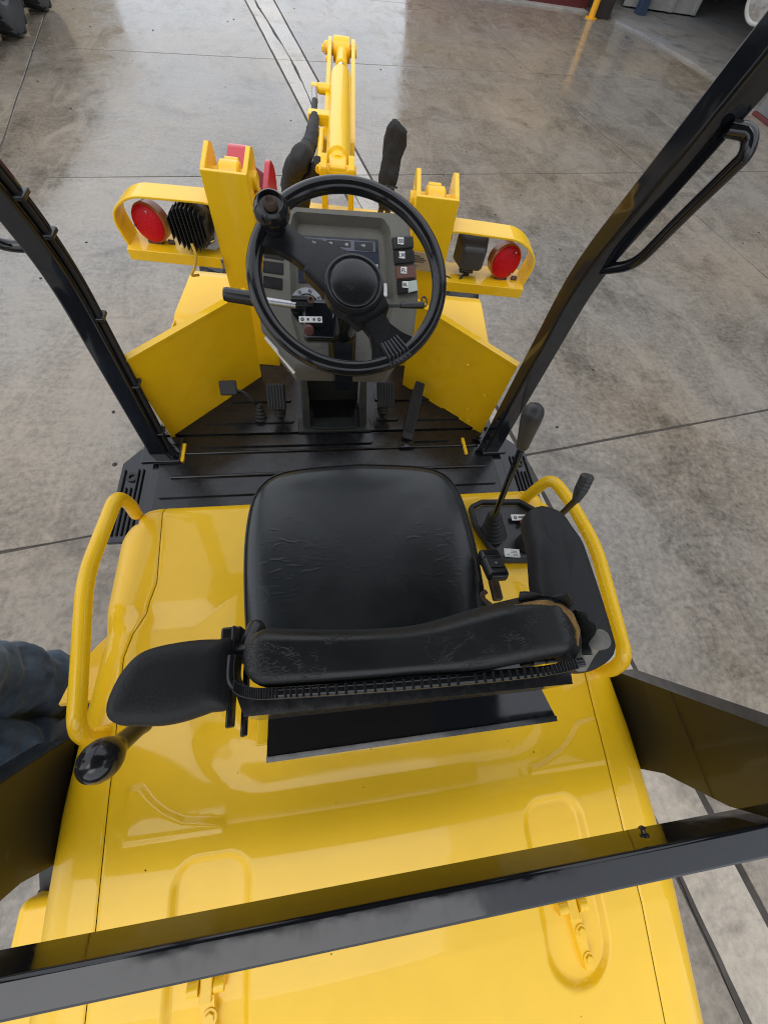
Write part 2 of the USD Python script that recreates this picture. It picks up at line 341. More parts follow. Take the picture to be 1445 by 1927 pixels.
# damp trowelled concrete
def concrete(name, lo, hi, rough=(0.07, 0.34), tread=True, strip=False):
    lo, hi = np.array(lo), np.array(hi)
    n = {'g': ('geometry', {}), 'oi': ('object_info', {}),
         'rot': ('mapping', {'rotation': (0, 0, 0.35), 'scale': (1.0, 0.45, 1.0)}),
         'big': ('noise_texture', {'scale': 0.75, 'detail': 3.0, 'roughness': 0.6, 'distortion': 0.8}),
         'mid': ('noise_texture', {'scale': 2.6, 'detail': 6.0, 'roughness': 0.70, 'distortion': 1.3}),
         'fine': ('noise_texture', {'scale': 28.0, 'detail': 5.0, 'roughness': 0.72}),
         'warm': ('noise_texture', {'scale': 0.42, 'detail': 3.0, 'roughness': 0.5}),
         'arc': ('noise_texture', {'scale': 3.2, 'detail': 4.0, 'roughness': 0.65, 'distortion': 2.2}),
         'arcm': ('mapping', {'rotation': (0, 0, -0.25), 'scale': (0.8, 2.0, 1.0)}),
         'mixa': ('mix_float', {'fac': 0.55}), 'mixb': ('mix_float', {'fac': 0.42}), 'mixc': ('mix_float', {'fac': 0.16}),
         'ramp': ('rgb_ramp', {'ramp': [(0.34, lo), (0.455, lo * 0.55 + hi * 0.45), (0.535, lo * 0.25 + hi * 0.75), (0.66, hi)]}),
         'wr': ('rgb_ramp', {'ramp': [(0.36, (0.97, 0.99, 1.03)), (0.62, (1.07, 1.0, 0.91))]}),
         'mul': ('mix_color', {'blend_type': 'multiply', 'fac': 1.0}),
         'tone': ('map_range', {'from_min': 0.0, 'from_max': 1.0, 'to_min': 0.93, 'to_max': 1.06}),
         'mul2': ('mix_color', {'blend_type': 'multiply', 'fac': 1.0}),
         'sp': ('voronoi_texture', {'scale': 9.0}),
         'spn': ('noise_texture', {'scale': 3.0, 'detail': 2.0}),
         'spm': ('map_range', {'from_min': 0.02, 'from_max': 0.07, 'to_min': 0.62, 'to_max': 1.0, 'clamp': True}),
         'mul3': ('mix_color', {'blend_type': 'multiply', 'fac': 0.8}),
         'rr': ('map_range', {'from_min': 0.35, 'from_max': 0.68, 'to_min': rough[0], 'to_max': rough[1], 'clamp': True}),
         'b': ('bump', {'strength': 0.045, 'distance': 0.004}),
         'st': ('noise_texture', {'scale': 1.7, 'detail': 5.0, 'roughness': 0.7, 'distortion': 0.5}),
         'stm': ('map_range', {'from_min': 0.53, 'from_max': 0.68, 'to_min': 1.0, 'to_max': 0.58, 'clamp': True}), 'mul4': ('mix_color', {'blend_type': 'multiply', 'fac': 1.0}),
         'p': ('principled_bsdf', {'specular_ior_level': 0.5})}
    l = [('g.position', 'rot.vector'), ('rot.vector', 'big.vector'), ('rot.vector', 'mid.vector'), ('g.position', 'fine.vector'), ('g.position', 'warm.vector'),
         ('g.position', 'arcm.vector'), ('arcm.vector', 'arc.vector'), ('big.fac', 'mixa.a'), ('mid.fac', 'mixa.b'), ('mixa.result', 'mixb.a'), ('fine.fac', 'mixb.b'),
         ('mixb.result', 'mixc.a'), ('arc.fac', 'mixc.b'), ('mixc.result', 'ramp.fac'), ('warm.fac', 'wr.fac'), ('ramp.color', 'mul.a'), ('wr.color', 'mul.b'),
         ('oi.random', 'tone.value'), ('mul.result', 'mul2.a'), ('tone.result', 'mul2.b'), ('g.position', 'sp.vector'), ('sp.distance', 'spm.value'),
         ('mul2.result', 'mul3.a'), ('spm.result', 'mul3.b'), ('mul3.result', 'mul4.a'), ('g.position', 'st.vector'), ('st.fac', 'stm.value'), ('stm.result', 'mul4.b'), ('mul4.result', 'p.base_color'), ('mid.fac', 'rr.value'), ('rr.result', 'p.roughness'),
         ('fine.fac', 'b.height'), ('b.normal', 'p.normal')]
    return mat(name, n, l, 'p.BSDF')
conc = concrete('damp_concrete', (0.034, 0.030, 0.025), (0.275, 0.245, 0.202))
conc_strip = concrete('pale_concrete_strip', (0.16, 0.145, 0.12), (0.42, 0.385, 0.33), (0.16, 0.35))
conc_ramp = concrete('ramp_concrete', (0.16, 0.158, 0.152), (0.34, 0.335, 0.325), (0.45, 0.65))
joint_mat = simple('joint_dirt', (0.050, 0.043, 0.036), 0.9, var=0.4, vscale=6)
speck_mat = simple('dead_leaf_bits', (0.03, 0.022, 0.018), 0.8)

# ------------------------------------------------------------------ ground: slabs in a grid turned 9 degrees
ground = UsdGeom.Xform.Define(stage, '/World/concrete_yard').GetPrim()
tag(ground, 'damp grey concrete yard of large cast slabs with dark joints', 'yard', kind='structure')
ga = math.radians(9.2); GU, GV = V(math.cos(ga), math.sin(ga)), V(-math.sin(ga), math.cos(ga))
def guv(u, v, z=0.0): p = GU * u + GV * v; return V(p[0], p[1], z)
obj('joint_bed', trimesh.creation.extrude_polygon(sg.Polygon([guv(-60, -40)[:2], guv(60, -40)[:2], guv(60, 70)[:2], guv(-60, 70)[:2]]), 0.05, engine='earcut').apply_translation([0, 0, -0.056]), joint_mat, ground, smooth=False)
ue = [-9.86, -6.03, -2.2, 1.285, 1.60, 5.47, 9.3, 13.1]
ve = [-10.2, -6.4, -2.6, 1.22, 5.27, 8.85, 12.6, 16.4, 20.2]
def ush(i, v):
    return ue[i] + {3: -0.0395, 4: -0.0165}.get(i, 0.0) * min(max(v - 1.22, 0), 14.0)
def slab_mesh(i0, v0, v1, g=0.010, seed=0, gu=0.01):
    """Slab with slightly wavering edges and a small chamfer."""
    rs = np.random.RandomState(seed)
    def edge(a, b, off):
        n = 24; t = np.linspace(0, 1, n, endpoint=False)
        p = np.outer(1 - t, a) + np.outer(t, b)
        w = (meshkit.noise(np.c_[p * 3.1, np.full(n, seed * 7.7)]) - 0.5) * 0.010
        w[0] = 0
        return p + w[:, None] * off
    c = [V(ush(i0, v0) + gu, v0 + g), V(ush(i0 + 1, v0) - gu, v0 + g), V(ush(i0 + 1, v1) - gu, v1 - g), V(ush(i0, v1) + gu, v1 - g)]
    ring = np.vstack([edge(c[0], c[1], V(0, 1)), edge(c[1], c[2], V(1, 0)), edge(c[2], c[3], V(0, 1)), edge(c[3], c[0], V(1, 0))])
    ctr = ring.mean(0); n = len(ring)
    inn = ctr + (ring - ctr) * (1 - 0.002 / np.abs(ring - ctr).max(1, keepdims=True))
    to3 = lambda q, z: np.array([guv(a, b, z) for a, b in q])
    v = np.vstack([to3(ring, -0.06), to3(ring, -0.002), to3(inn, 0.0), [guv(*ctr, 0.0)]]); f = []
    for j in range(n):
        l = (j + 1) % n
        for k in (0, 1): f += [[k * n + j, k * n + l, (k + 1) * n + l], [k * n + j, (k + 1) * n + l, (k + 1) * n + j]]
        f.append([2 * n + j, 2 * n + l, 3 * n])
    return trimesh.Trimesh(v, f, process=False)
k = 0
for i in range(len(ue) - 1):
    for j in range(len(ve) - 1):
        k += 1; strip = i == 3
        obj('concrete_strip' if strip else 'concrete_slab', slab_mesh(i, ve[j], ve[j + 1], seed=k, g=0.009, gu=0.022 if strip else 0.009), conc_strip if strip else conc, ground, smooth=20)
# dark crack and smears down the strip
crk = []
rs = np.random.RandomState(4)
for v0, v1, off in ((1.3, 12.4, 0.10), (-2.4, 1.1, 0.05)):
    t = np.arange(v0, v1, 0.06); u = np.array([ush(3, q) for q in t]) + off * (1 + 0.10 * np.maximum(t - 1, 0)) + 0.04 * np.sin(t * 0.9) + np.cumsum(rs.randn(len(t))) * 0.002
    w = 0.004 + 0.040 * 0.5 * meshkit.noise(np.c_[t * 1.3, t * 0, t * 0]) ** 2
    L = np.array([guv(a - b, c, 0.002) for a, b, c in zip(u, w, t)]); R = np.array([guv(a + b, c, 0.002) for a, b, c in zip(u, w, t)])
    n = len(t); f = [[i, n + i, n + i + 1] for i in range(n - 1)] + [[i, n + i + 1, i + 1] for i in range(n - 1)]
    crk.append(trimesh.Trimesh(np.vstack([L, R]), f, process=False))
obj('crack', cat(crk), joint_mat, ground, smooth=False)
# far ground out to the horizon
far = sg.Polygon([guv(-300, -300)[:2], guv(300, -300)[:2], guv(300, 300)[:2], guv(-300, 300)[:2]], [[guv(-9.86, -10.2)[:2], guv(13.1, -10.2)[:2], guv(13.1, 20.2)[:2], guv(-9.86, 20.2)[:2]]])
obj('outer_paving', trimesh.creation.extrude_polygon(far, 0.04, engine='earcut').apply_translation([0, 0, -0.042]), conc, ground, smooth=False)

# scattered bits
bits = []
for q in range(150):
    u, v = rs.uniform(-5.5, 8), rs.uniform(0.3, 12); s = rs.uniform(0.005, 0.016)
    m = trimesh.creation.icosphere(0, s); m.vertices *= [1, rs.uniform(0.4, 1), 0.35]
    m.apply_transform(rotation_matrix(rs.uniform(0, 6), [0, 0, 1])); m.apply_translation(guv(u, v, s * 0.2)); bits.append(m)
tag(obj('leaf_litter', cat(bits), speck_mat, smooth=False), 'tiny dark bits of leaf litter scattered over the concrete', 'litter', kind='stuff')

# ------------------------------------------------------------------ buildings at the edge of the yard
w = thing('workshop_building', 'tan workshop front wall with dark maroon base beyond the yard', 'building', (0, 0, 0))
obj('wall', rbb((2.55, 14.75, 0.55), (6.95, 15.1, 6.5), 0.01), wall_paint, w)
obj('base_wall', rbb((2.50, 14.70, 0.0), (6.95, 15.12, 0.55), 0.01), red_paint, w)
obj('footing', rbb((2.3, 14.45, -0.05), (6.9, 14.70, 0.03), 0.01), conc_ramp, w)
obj('roof_edge', rbb((2.4, 14.6, 6.5), (7.1, 16.0, 6.7), 0.01), wall_gray, w)
p = obj('door_post', rbb((6.98, 14.10, 0.0), (7.32, 14.45, 5.5), 0.01), post_dark)
tag(p, 'dark brown square steel post at the workshop doorway beside the yellow bollard', 'post')
b = thing('bollard', 'yellow round guard post standing in front of the dark doorway post', 'bollard', (6.82, 14.02, 0))
obj('pole', lathe([(0, 0), (0.075, 0), (0.075, 1.15), (0.06, 1.2), (0, 1.22)], seg=24), post_yellow, b)
obj('base_plate', lathe([(0, 0), (0.14, 0), (0.14, 0.02), (0, 0.02)], seg=20), post_yellow, b)
w2 = thing('workshop_bay', 'open grey workshop bay with dark interior right of the yard', 'building', (0, 0, 0))
obj('bay_floor', trimesh.creation.extrude_polygon(sg.Polygon([(7.42, 13.9), (7.75, 13.2), (8.12, 11.3), (8.20, 10.3), (8.0, 8.8), (20, 8.8), (20, 19), (7.42, 19)]), 0.05, engine='earcut').apply_translation([0, 0, -0.01]), conc_ramp, w2, smooth=False)
obj('side_wall', rbb((8.0, -6.0, 0.05), (8.35, 8.75, 6.0), 0.01), wall_gray, w2)
obj('side_wall_base', rbb((7.96, -6.0, 0.0), (8.36, 8.77, 0.05), 0.01), red_paint, w2)
obj('lintel', rbb((8.0, 8.76, 4.6), (8.35, 14.4, 6.0), 0.01), wall_gray, w2)
obj('back_wall', rbb((7.3, 18.9, 0), (20, 19.2, 6), 0.01), dark_interior, w2)
obj('far_side_wall', rbb((19.8, 8.5, 0), (20.1, 18.9, 6), 0.01), dark_interior, w2)
obj('near_side_wall', rbb((8.36, 8.4, 0), (19.8, 8.7, 6), 0.01), dark_interior, w2)
obj('ceiling', rbb((7.3, 8.4, 6.02), (20.1, 19.2, 6.3), 0.01), dark_interior, w2)
obj('left_wall', rbb((7.0, 15.2, 0), (7.3, 19.2, 6), 0.01), wall_gray, w2)
# white doors and blue post inside the bay
d = thing('folding_door', 'off white panel door folded open at the back of the dark bay', 'door', (8.2, 15.35, 0.04))
for q in range(3):
    pn = obj('door_panel', rbb((0.02 + q * 0.72, 0.03 * q, 0.03), (0.70 + q * 0.72, 0.03 * q + 0.05, 2.6), 0.006), door_white, d)
    obj('stile', rbb((0.60 + q * 0.72, 0.03 * q - 0.035, 0.03), (0.71 + q * 0.72, 0.03 * q - 0.002, 2.6), 0.006), door_white, pn)
p = obj('blue_post', rbb((8.36, 14.75, 0.04), (8.58, 14.95, 3.6), 0.008), post_blue)
tag(p, 'slate blue steel post in front of the off white folding door', 'post')
p = thing('mirror', 'round white rimmed mirror at the top right edge beside the bay', 'mirror', (7.750, 9.816, 1.067))
obj('mirror_face', lathe([(0, 0.05), (0.12, 0.043), (0.22, 0.02), (0.265, 0.0), (0, 0)], axis=(-0.75, -0.6, -0.25), seg=40), chrome, p)
obj('rim', sweep(np.c_[circle(0.27, 48), np.zeros(48)], circle(0.028, 10), closed=True).apply_transform(frame((0, 0, 0), np.cross((0, 0, 1), (-0.75, -0.6, -0.25)), np.cross((-0.75, -0.6, -0.25), np.cross((0, 0, 1), (-0.75, -0.6, -0.25))))), door_white, p)
obj('bracket', tube([(0.03, 0.03, 0), (0.2, 0.1, 0.05), (0.42, 0.1, 0.05)], 0.02), post_dark, p)
sh = thing('storage_shed', 'low tan storage shed beyond the parked trailer on the left', 'building', (0, 0, 0))
obj('wall', rbb((-13, 16.3, 0), (-5.35, 19, 2.5), 0.01), shed_paint, sh)
obj('roof', rbb((-13.2, 16.1, 2.5), (-5.25, 19.2, 2.65), 0.01), wall_gray, sh)
obj('upper_wall', rbb((-13, 16.6, 2.65), (-7.3, 19, 3.8), 0.01), shed_paint, sh)
obj('upper_roof', rbb((-13.1, 16.5, 3.8), (-7.2, 19.1, 3.92), 0.01), wall_gray, sh)

# ------------------------------------------------------------------ wheels
def tyre_mesh(R=0.43, W=0.30, lugs=16, rim=0.21):
    h = W / 2
    prof = [(rim, -h * 0.72), (rim + 0.03, -h * 0.86), (R * 0.78, -h), (R * 0.93, -h * 0.95), (R * 0.965, -h * 0.75), (R * 0.97, 0), (R * 0.965, h * 0.75), (R * 0.93, h * 0.95), (R * 0.78, h), (rim + 0.03, h * 0.86), (rim, h * 0.72)]
    body = trimesh.creation.revolve(np.array(prof + [prof[0]]), sections=48); body.apply_transform(rotation_matrix(math.pi / 2, [0, 1, 0]))
    ms = [body]
    for q in range(lugs):
        for s in (-1, 1):
            a = 2 * math.pi * (q + (0.5 if s > 0 else 0)) / lugs
            pts = []
            for x, da, rr in ((0.02 * s, 0.16, R), (h * 0.97 * s, -0.02, R * 0.985), (h * 1.02 * s, -0.03, R * 0.90), (0.0, 0.16, R * 0.955), (h * 0.8 * s, -0.02, R * 0.955)):
                for e in (-0.055, 0.055): pts.append((x, rr * math.sin(a + da + e), rr * math.cos(a + da + e)))
            ms.append(hullpts(pts))
    return cat(ms)
def rim_mesh(W=0.30, rim=0.212):
    h = W / 2
    prof = [(0, -0.02), (0.07, -0.02), (0.08, 0.02), (rim * 0.8, 0.03), (rim * 0.88, h * 0.6), (rim + 0.012, h * 0.75), (rim + 0.012, h * 0.68), (rim - 0.004, h * 0.5), (rim - 0.004, -h * 0.7), (0, -h * 0.7)]
    m = trimesh.creation.revolve(np.array(prof), sections=40); m.apply_transform(rotation_matrix(math.pi / 2, [0, 1, 0])); return m
# trailer with a row of tyres at the top left
tr = thing('parked_trailer', 'dark trailer with black tyres parked at the far left', 'trailer', (-3.80, 8.62, 0))
obj('deck', rbb((-2.1, -2.2, 1.12), (0.0, 2.4, 1.28), 0.01), dark_machine, tr)
obj('chassis_rail', rbb((-1.5, -2.6, 0.90), (-1.38, 2.4, 1.118), 0.01), dark_machine, tr)
obj('chassis_rail', rbb((-0.7, -2.6, 0.90), (-0.58, 2.4, 1.118), 0.01), dark_machine, tr)
obj('drawbar', rbb((-1.12, -3.4, 0.70), (-0.98, -2.2, 0.80), 0.01), dark_machine, tr)
for yy in (-1.02, 0.08, 1.30):
    obj('axle', cyl((-2.0, yy, 0.52), (-0.1, yy, 0.52), 0.05), dark_machine, tr)
    for xx, sgn in ((-0.13, 1), (-1.95, -1)):
        t = obj('tyre', put(tyre_mesh(0.52, 0.32, 18, 0.26), frame((xx, yy, 0.52), (sgn, 0, 0), (0, sgn, 0))), tyre_mat, tr)
        obj('wheel_rim', put(rim_mesh(0.32, 0.262), frame((xx, yy, 0.52), (sgn, 0, 0), (0, sgn, 0))), rim_gray, t)

# ================================================================== THE LOADER
L = thing('wheel_loader', 'yellow compact wheel loader with black seat and steering wheel seen from its cab', 'wheel loader')

# ---- engine hood: pressed sheet as a height field
CX, HALF, RS, RF, FRONT = 0.075, 0.655, 0.075, 0.045, 0.575
sm = lambda t: (lambda q: q * q * (3 - 2 * q))(np.clip(t, 0, 1))
def sdf_poly(poly, x, y):
    import shapely
    pts = shapely.points(x.ravel(), y.ravel()); pg = sg.Polygon(poly)
    d = shapely.distance(pts, pg.exterior); inside = shapely.contains(pg, pts)
    return np.where(inside, -d, d).reshape(x.shape)
ped = np.array(sg.box(-0.30 + 0.13, -0.085 + 0.13, 0.53 - 0.13, 0.6).buffer(0.13, quad_segs=8).exterior.coords)
rec = [np.array(sg.box(x0 + 0.045, -0.50, x1 - 0.045, -0.285).buffer(0.045).union(sg.Point((x0 + x1) / 2, -0.497).buffer((x1 - x0) / 2)).exterior.coords) for x0, x1 in ((-0.350, -0.205), (0.402, 0.540))]
triL = [(-0.463, -0.100), (-0.435, -0.098), (-0.41, -0.125), (-0.377, -0.150), (-0.338, -0.168), (-0.257, -0.180), (-0.257, -0.196), (-0.456, -0.195)]
triR = [(0.436, -0.184), (0.440, -0.172), (0.466, -0.170), (0.53, -0.146), (0.565, -0.122), (0.591, -0.097), (0.645, -0.091), (0.643, -0.188)]
def ztop(x, y):
    z = np.interp(y, [-1.35, -1.0, -0.72, -0.46, -0.30, -0.12, 0.06, 0.22], [0.62, 0.86, 0.965, 1.030, 1.052, 1.066, 1.076, 1.080])
    z = z - 0.028 * ((x - CX) / HALF) ** 2 * sm((0.2 - y) / 0.3)
    pl = sm((y - 0.220) / 0.08) * 0.021                       # front plateau
    pd = sm((0.06 - sdf_poly(ped, x, y)) / 0.12) * 0.021     # pedestal round the seat
    z = z + np.maximum(pl, pd)
    for r in rec: z = z - 0.013 * sm((0.008 - sdf_poly(r, x, y)) / 0.016)
    for t in (triL, triR): z = z + 0.0030 * sm((0.005 - sdf_poly(t, x, y)) / 0.010)
    return z
def fold(s, half, r):
    """Arc-length coordinate -> (position, drop) for a surface that turns down over a rounded edge."""
    a = np.abs(s); fl = half - r; arc = r * math.pi / 2; th = np.clip((a - fl) / r, 0, math.pi / 2)
    pos = np.where(a < fl, a, fl + r * np.sin(th)); drop = r * (1 - np.cos(th)) + np.maximum(a - fl - arc, 0)
    return pos, drop
seamx_pts = (V(-1.4, -0.9, -0.31, -0.1, 0.17, 0.225, 0.27, 0.34, 0.56, 0.7), V(-0.49, -0.49, -0.490, -0.500, -0.505, -0.492, -0.462, -0.447, -0.463, -0.463))
def seam(y, side):
    x = np.interp(y, *seamx_pts)
    return x if side < 0 else 2 * CX - x
def sheet(sx, sy, side=0):
    """sx: (nu) 0..1 or arc lengths; builds grid. side 0 = centre panel, -1/+1 = side panels."""
    yy, dy = fold(np.maximum(sy, 0) - 0.0, FRONT, RF); yy = np.where(sy < 0, sy, yy); dy = np.where(sy < 0, 0, dy)
    Y = yy[:, None] + 0 * sx[None, :]; DY = dy[:, None] + 0 * sx[None, :]
    if side == 0:
        a = seam(Y, -1) + 0.0009; b = seam(Y, 1) - 0.0009
        X = a + (b - a) * sx[None, :]; DX = np.zeros_like(X)
        e = np.minimum(sx[None, :] * (b - a), (1 - sx[None, :]) * (b - a))
    else:
        a = np.abs(seam(Y, side) - CX) + 0.0009
        S = a + (sx[None, :]) * 1.0
        HY = HALF + 0.040 * sm((0.25 - Y) / 0.40)
        pos, DX = fold(S, HY, RS); pos = pos + 0.05 * np.maximum(DX - 0.04, 0) * sm((0.3 - Y) / 0.4); X = CX + side * pos; e = S - a
    RC = 0.11                                        # plan radius of the front corners
    if side:
        u = (np.abs(X - CX) - (HALF - RC)) / RC; v = (Y - (FRONT - RC)) / RC
        m = (u > 0) & (v > 0); mx = np.maximum(u, v); hy = np.hypot(u, v); kf = np.where(m & (hy > 0), mx / np.maximum(hy, 1e-9), 1)
        X = np.where(m, CX + side * ((HALF - RC) + u * RC * kf), X); Y = np.where(m, (FRONT - RC) + v * RC * kf, Y)
    Z = ztop(X, Y) - DX - DY - 0.0025 * np.exp(-e / 0.002)
    fl = 0.010 * np.maximum(DX - 0.05, 0)
    v = np.stack([X, Y, Z], -1).reshape(-1, 3); nu, nv = X.shape
    i = np.arange(nu * nv).reshape(nu, nv); q = np.stack([i[:-1, :-1], i[:-1, 1:], i[1:, 1:], i[1:, :-1]], -1).reshape(-1, 4)
    f = np.vstack([q[:, [0, 1, 2]], q[:, [0, 2, 3]]])
    if side < 0: f = f[:, ::-1]
    m = trimesh.Trimesh(v, f, process=False)
    if m.face_normals[:, 2].mean() < 0: m.invert()
    return m
sy_front = np.concatenate([np.arange(-0.398, FRONT + 0.02, 0.005), np.arange(FRONT + 0.02, FRONT + 0.24, 0.02)])
sy_rear = np.concatenate([np.arange(-1.34, -0.75, 0.03), np.arange(-0.75, -0.4015, 0.005), [-0.4000]])
cx_u = np.unique(np.concatenate([np.linspace(0, 1, 240), [0.003, 0.006, 0.010, 0.990, 0.994, 0.997]]))
sd_u = np.unique(np.concatenate([[0, 0.003, 0.006, 0.010], np.linspace(0.012, 0.30, 52), np.linspace(0.32, 0.56, 9)]))
hood = obj('engine_hood', sheet(cx_u, sy_front, 0), yellow, L, smooth=True)
obj('rear_cover', sheet(cx_u, sy_rear, 0), yellow, L, smooth=True)
for s in (-1, 1):
    obj('side_panel', sheet(sd_u, np.concatenate([sy_rear, sy_front]), s), yellow, L, smooth=True)
rs3 = np.random.RandomState(21); sp_ = []
for q in range(20):
    x_, y_ = rs3.uniform(-0.45, 0.6), rs3.uniform(-0.75, 0.05); sz_ = rs3.uniform(0.0008, 0.0020)
    m = trimesh.creation.icosphere(0, sz_); m.vertices *= [1, rs3.uniform(0.4, 1.0), 0.4]; m.apply_transform(rotation_matrix(rs3.uniform(0, 6), [0, 0, 1]))
    m.apply_translation((x_, y_, float(ztop(np.array([x_]), np.array([y_]))[0]) + sz_ * 0.15)); sp_.append(m)
tag(obj('dirt_specks', cat(sp_), speck_mat, smooth=False), 'tiny dark dirt specks on the yellow rear hood', 'dirt', kind='stuff')
# hinges in the pressed recesses
for hx, tilt in ((0.472, 0.0), (-0.277, 0.0)):
    hz = float(ztop(np.array([hx]), np.array([-0.46]))[0])
    hg = obj('hood_hinge', cat([
        hullpts([(hx - 0.017, -0.445, hz - 0.006), (hx + 0.017, -0.445, hz - 0.006), (hx - 0.013, -0.445, hz + 0.016), (hx + 0.014, -0.445, hz + 0.016),
                 (hx + 0.005, -0.545, hz - 0.030), (hx + 0.024, -0.545, hz - 0.030), (hx + 0.006, -0.540, hz - 0.004), (hx + 0.022, -0.540, hz - 0.004)]),
        rbb((hx - 0.012, -0.455, hz + 0.002), (hx + 0.011, -0.405, hz + 0.020), 0.003),
        cyl((hx - 0.034, -0.432, hz + 0.014), (hx - 0.014, -0.432, hz + 0.014), 0.012), cyl((hx + 0.014, -0.432, hz + 0.014), (hx + 0.032, -0.432, hz + 0.014), 0.012),
        rbb((hx - 0.034, -0.432, hz - 0.012), (hx - 0.015, -0.372, hz + 0.010), 0.003), rbb((hx + 0.014, -0.432, hz - 0.012), (hx + 0.031, -0.372, hz + 0.010), 0.003)]), yellow, L)
    for by, bz in ((-0.475, 0.010), (-0.522, 0.000)):
        obj('bolt', bolt((hx + 0.004 + (-0.445 - by) * 0.14, by, hz + bz), (0, -0.12, 1), 0.0085, 0.006), yellow, hg)
# yellow outrigger boxes at the sides: rear left tank and mudguards over the rear tyres
obj('fuel_tank', rbb((-0.750, -0.95, 0.45), (-0.62, -0.305, 0.845), 0.02, 2), yellow, L)
mg = []
for sgn, x0, x1 in ((-1, -0.680, -0.585),):
    a = np.linspace(0.28, 1.25, 12)
    P = np.array([(0, 0.0 + 0.49 * math.sin(q) * 0.8, 0.50 + 0.50 * math.cos(q)) for q in a])
    mg.append(sweep(P + V((x0 + x1) / 2, -0.02, 0), rrect(x1 - x0, 0.014, 0.004), up=(0, 0, 1)))
obj('mudguard', cat(mg), yellow, L)
obj('rubber_flap', rbb((-0.70, -0.10, 0.72), (-0.60, 0.062, 0.972), 0.03, 2), black_rubber, L)
# rear chassis under the hood
obj('counterweight', rbb((-0.60, -1.42, 0.36), (0.75, -0.98, 0.60), 0.03, 2), yellow, L)
obj('rear_chassis', rbb((-0.45, -0.97, 0.35), (0.60, 0.56, 0.80), 0.02), black_paint, L)
for xx, sgn in ((-0.60, -1), (0.745, 1)):
    t = obj('tyre', put(tyre_mesh(), frame((xx, -0.12, 0.43), (sgn, 0, 0), (0, sgn, 0))), tyre_mat, L)
    obj('wheel_rim', put(rim_mesh(), frame((xx, -0.12, 0.43), (sgn, 0, 0), (0, sgn, 0))), yellow, t)

# ---- floor
obj('floor_plate', cat([rbb((-0.625, 0.50, 0.855), (0.705, 1.06, 0.878), 0.003), rbb((-0.44, 1.06, 0.84), (0.55, 1.42, 0.862), 0.003)]), black_paint, L)
def matpad(x0, x1, y0, y1, z, h=0.008, r=0.012):
    return prism(roundpoly([(x0, y0), (x1, y0), (x1, y1), (x0, y1)], r), h, frame((0, 0, z), (1, 0, 0), (0, 1, 0)), bevel=0.003)
fm = obj('floor_mat', rbb((-0.600, 0.56, 0.8785), (0.665, 0.985, 0.886), 0.003), floor_rubber, L)
for x0, x1, y0, y1 in ((-0.46, 0.185, 0.925, 0.972), (0.30, 0.50, 0.925, 0.972), (-0.585, 0.650, 0.715, 0.775), (-0.588, 0.655, 0.60, 0.695)):
    obj('mat_panel', matpad(x0, x1, y0, y1, 0.886), floor_rubber, fm)
yy = V(0.79, 0.80, 0.81, 0.84, 0.88, 0.90, 0.91); zz = V(0.886, 0.892, 0.898, 0.900, 0.900, 0.896, 0.886)
obj('mat_ridge', sweep(np.c_[V(-0.55, -0.3, 0.35, 0.62), np.full(4, 0.80), np.full(4, 0.886)], rrect(0.012, 0.016, 0.004), up=(0, 0, 1)), floor_rubber, fm)
obj('mat_ridge', sweep(np.c_[V(-0.57, -0.3, 0.35, 0.63), np.full(4, 0.902), np.full(4, 0.886)], rrect(0.010, 0.014, 0.004), up=(0, 0, 1)), floor_rubber, fm)
# sloping toe board
obj('toe_board', prism([(-0.60, 0), (0.68, 0), (0.46, 0.33), (-0.33, 0.33)], 0.012, frame((0, 0.99, 0.880), (1, 0, 0), (0, 0.97, 0.10)), bevel=0.003), floor_rubber, L)
for (x0, x1, b) in ((-0.45, -0.12, 0.04), (0.21, 0.30, 0.04), (0.36, 0.56, 0.04), (-0.36, -0.13, 0.14), (0.21, 0.46, 0.14)):
    obj('toe_board_rib', prism(roundpoly([(x0, b), (x1, b), (x1, b + 0.055), (x0, b + 0.055)], 0.01), 0.007, frame((0, 0.99, 0.892), (1, 0, 0), (0, 0.97, 0.10)), bevel=0.002), floor_rubber, L)
# steps at both sides
for x0, x1, sgn in ((-0.772, -0.655, -1), (0.738, 0.868, 1)):
    st = obj('step', cat([prism(roundpoly([(x0, 0.60), (x1, 0.60), (x1, 0.93), (x1 if sgn < 0 else x0 + 0.06, 1.0), (x1 - 0.06 if sgn < 0 else x0, 1.0), (x0, 0.93)], 0.008), 0.014, frame((0, 0, 0.786), (1, 0, 0), (0, 1, 0)), bevel=0.003),
                          rbb((x1 - 0.01 if sgn < 0 else x0 - 0.04, 0.62, 0.70), (x1 + 0.04 if sgn < 0 else x0 + 0.01, 0.96, 0.785), 0.004)]), black_paint, L)
    for q in range(5):
        xx = x0 + 0.016 + q * 0.016 if sgn < 0 else x1 - 0.016 - q * 0.016
        obj('tread_rib', rbb((xx - 0.003, 0.625, 0.799), (xx + 0.003, 0.82 if q in (1, 2) else 0.90, 0.808), 0.002), black_rubber, st)
    xx = x0 + 0.045 if sgn < 0 else x1 - 0.045
    obj('drain_ring', lathe([(0.010, 0), (0.020, 0), (0.020, 0.007), (0.010, 0.007), (0.010, 0)], (xx, 0.865, 0.8), seg=20), black_rubber, st)
    xb = x1 - 0.025 if sgn < 0 else x0 + 0.025
    for yb in (0.955,): obj('bolt', bolt((xb, yb, 0.80), r=0.012), black_paint, st)

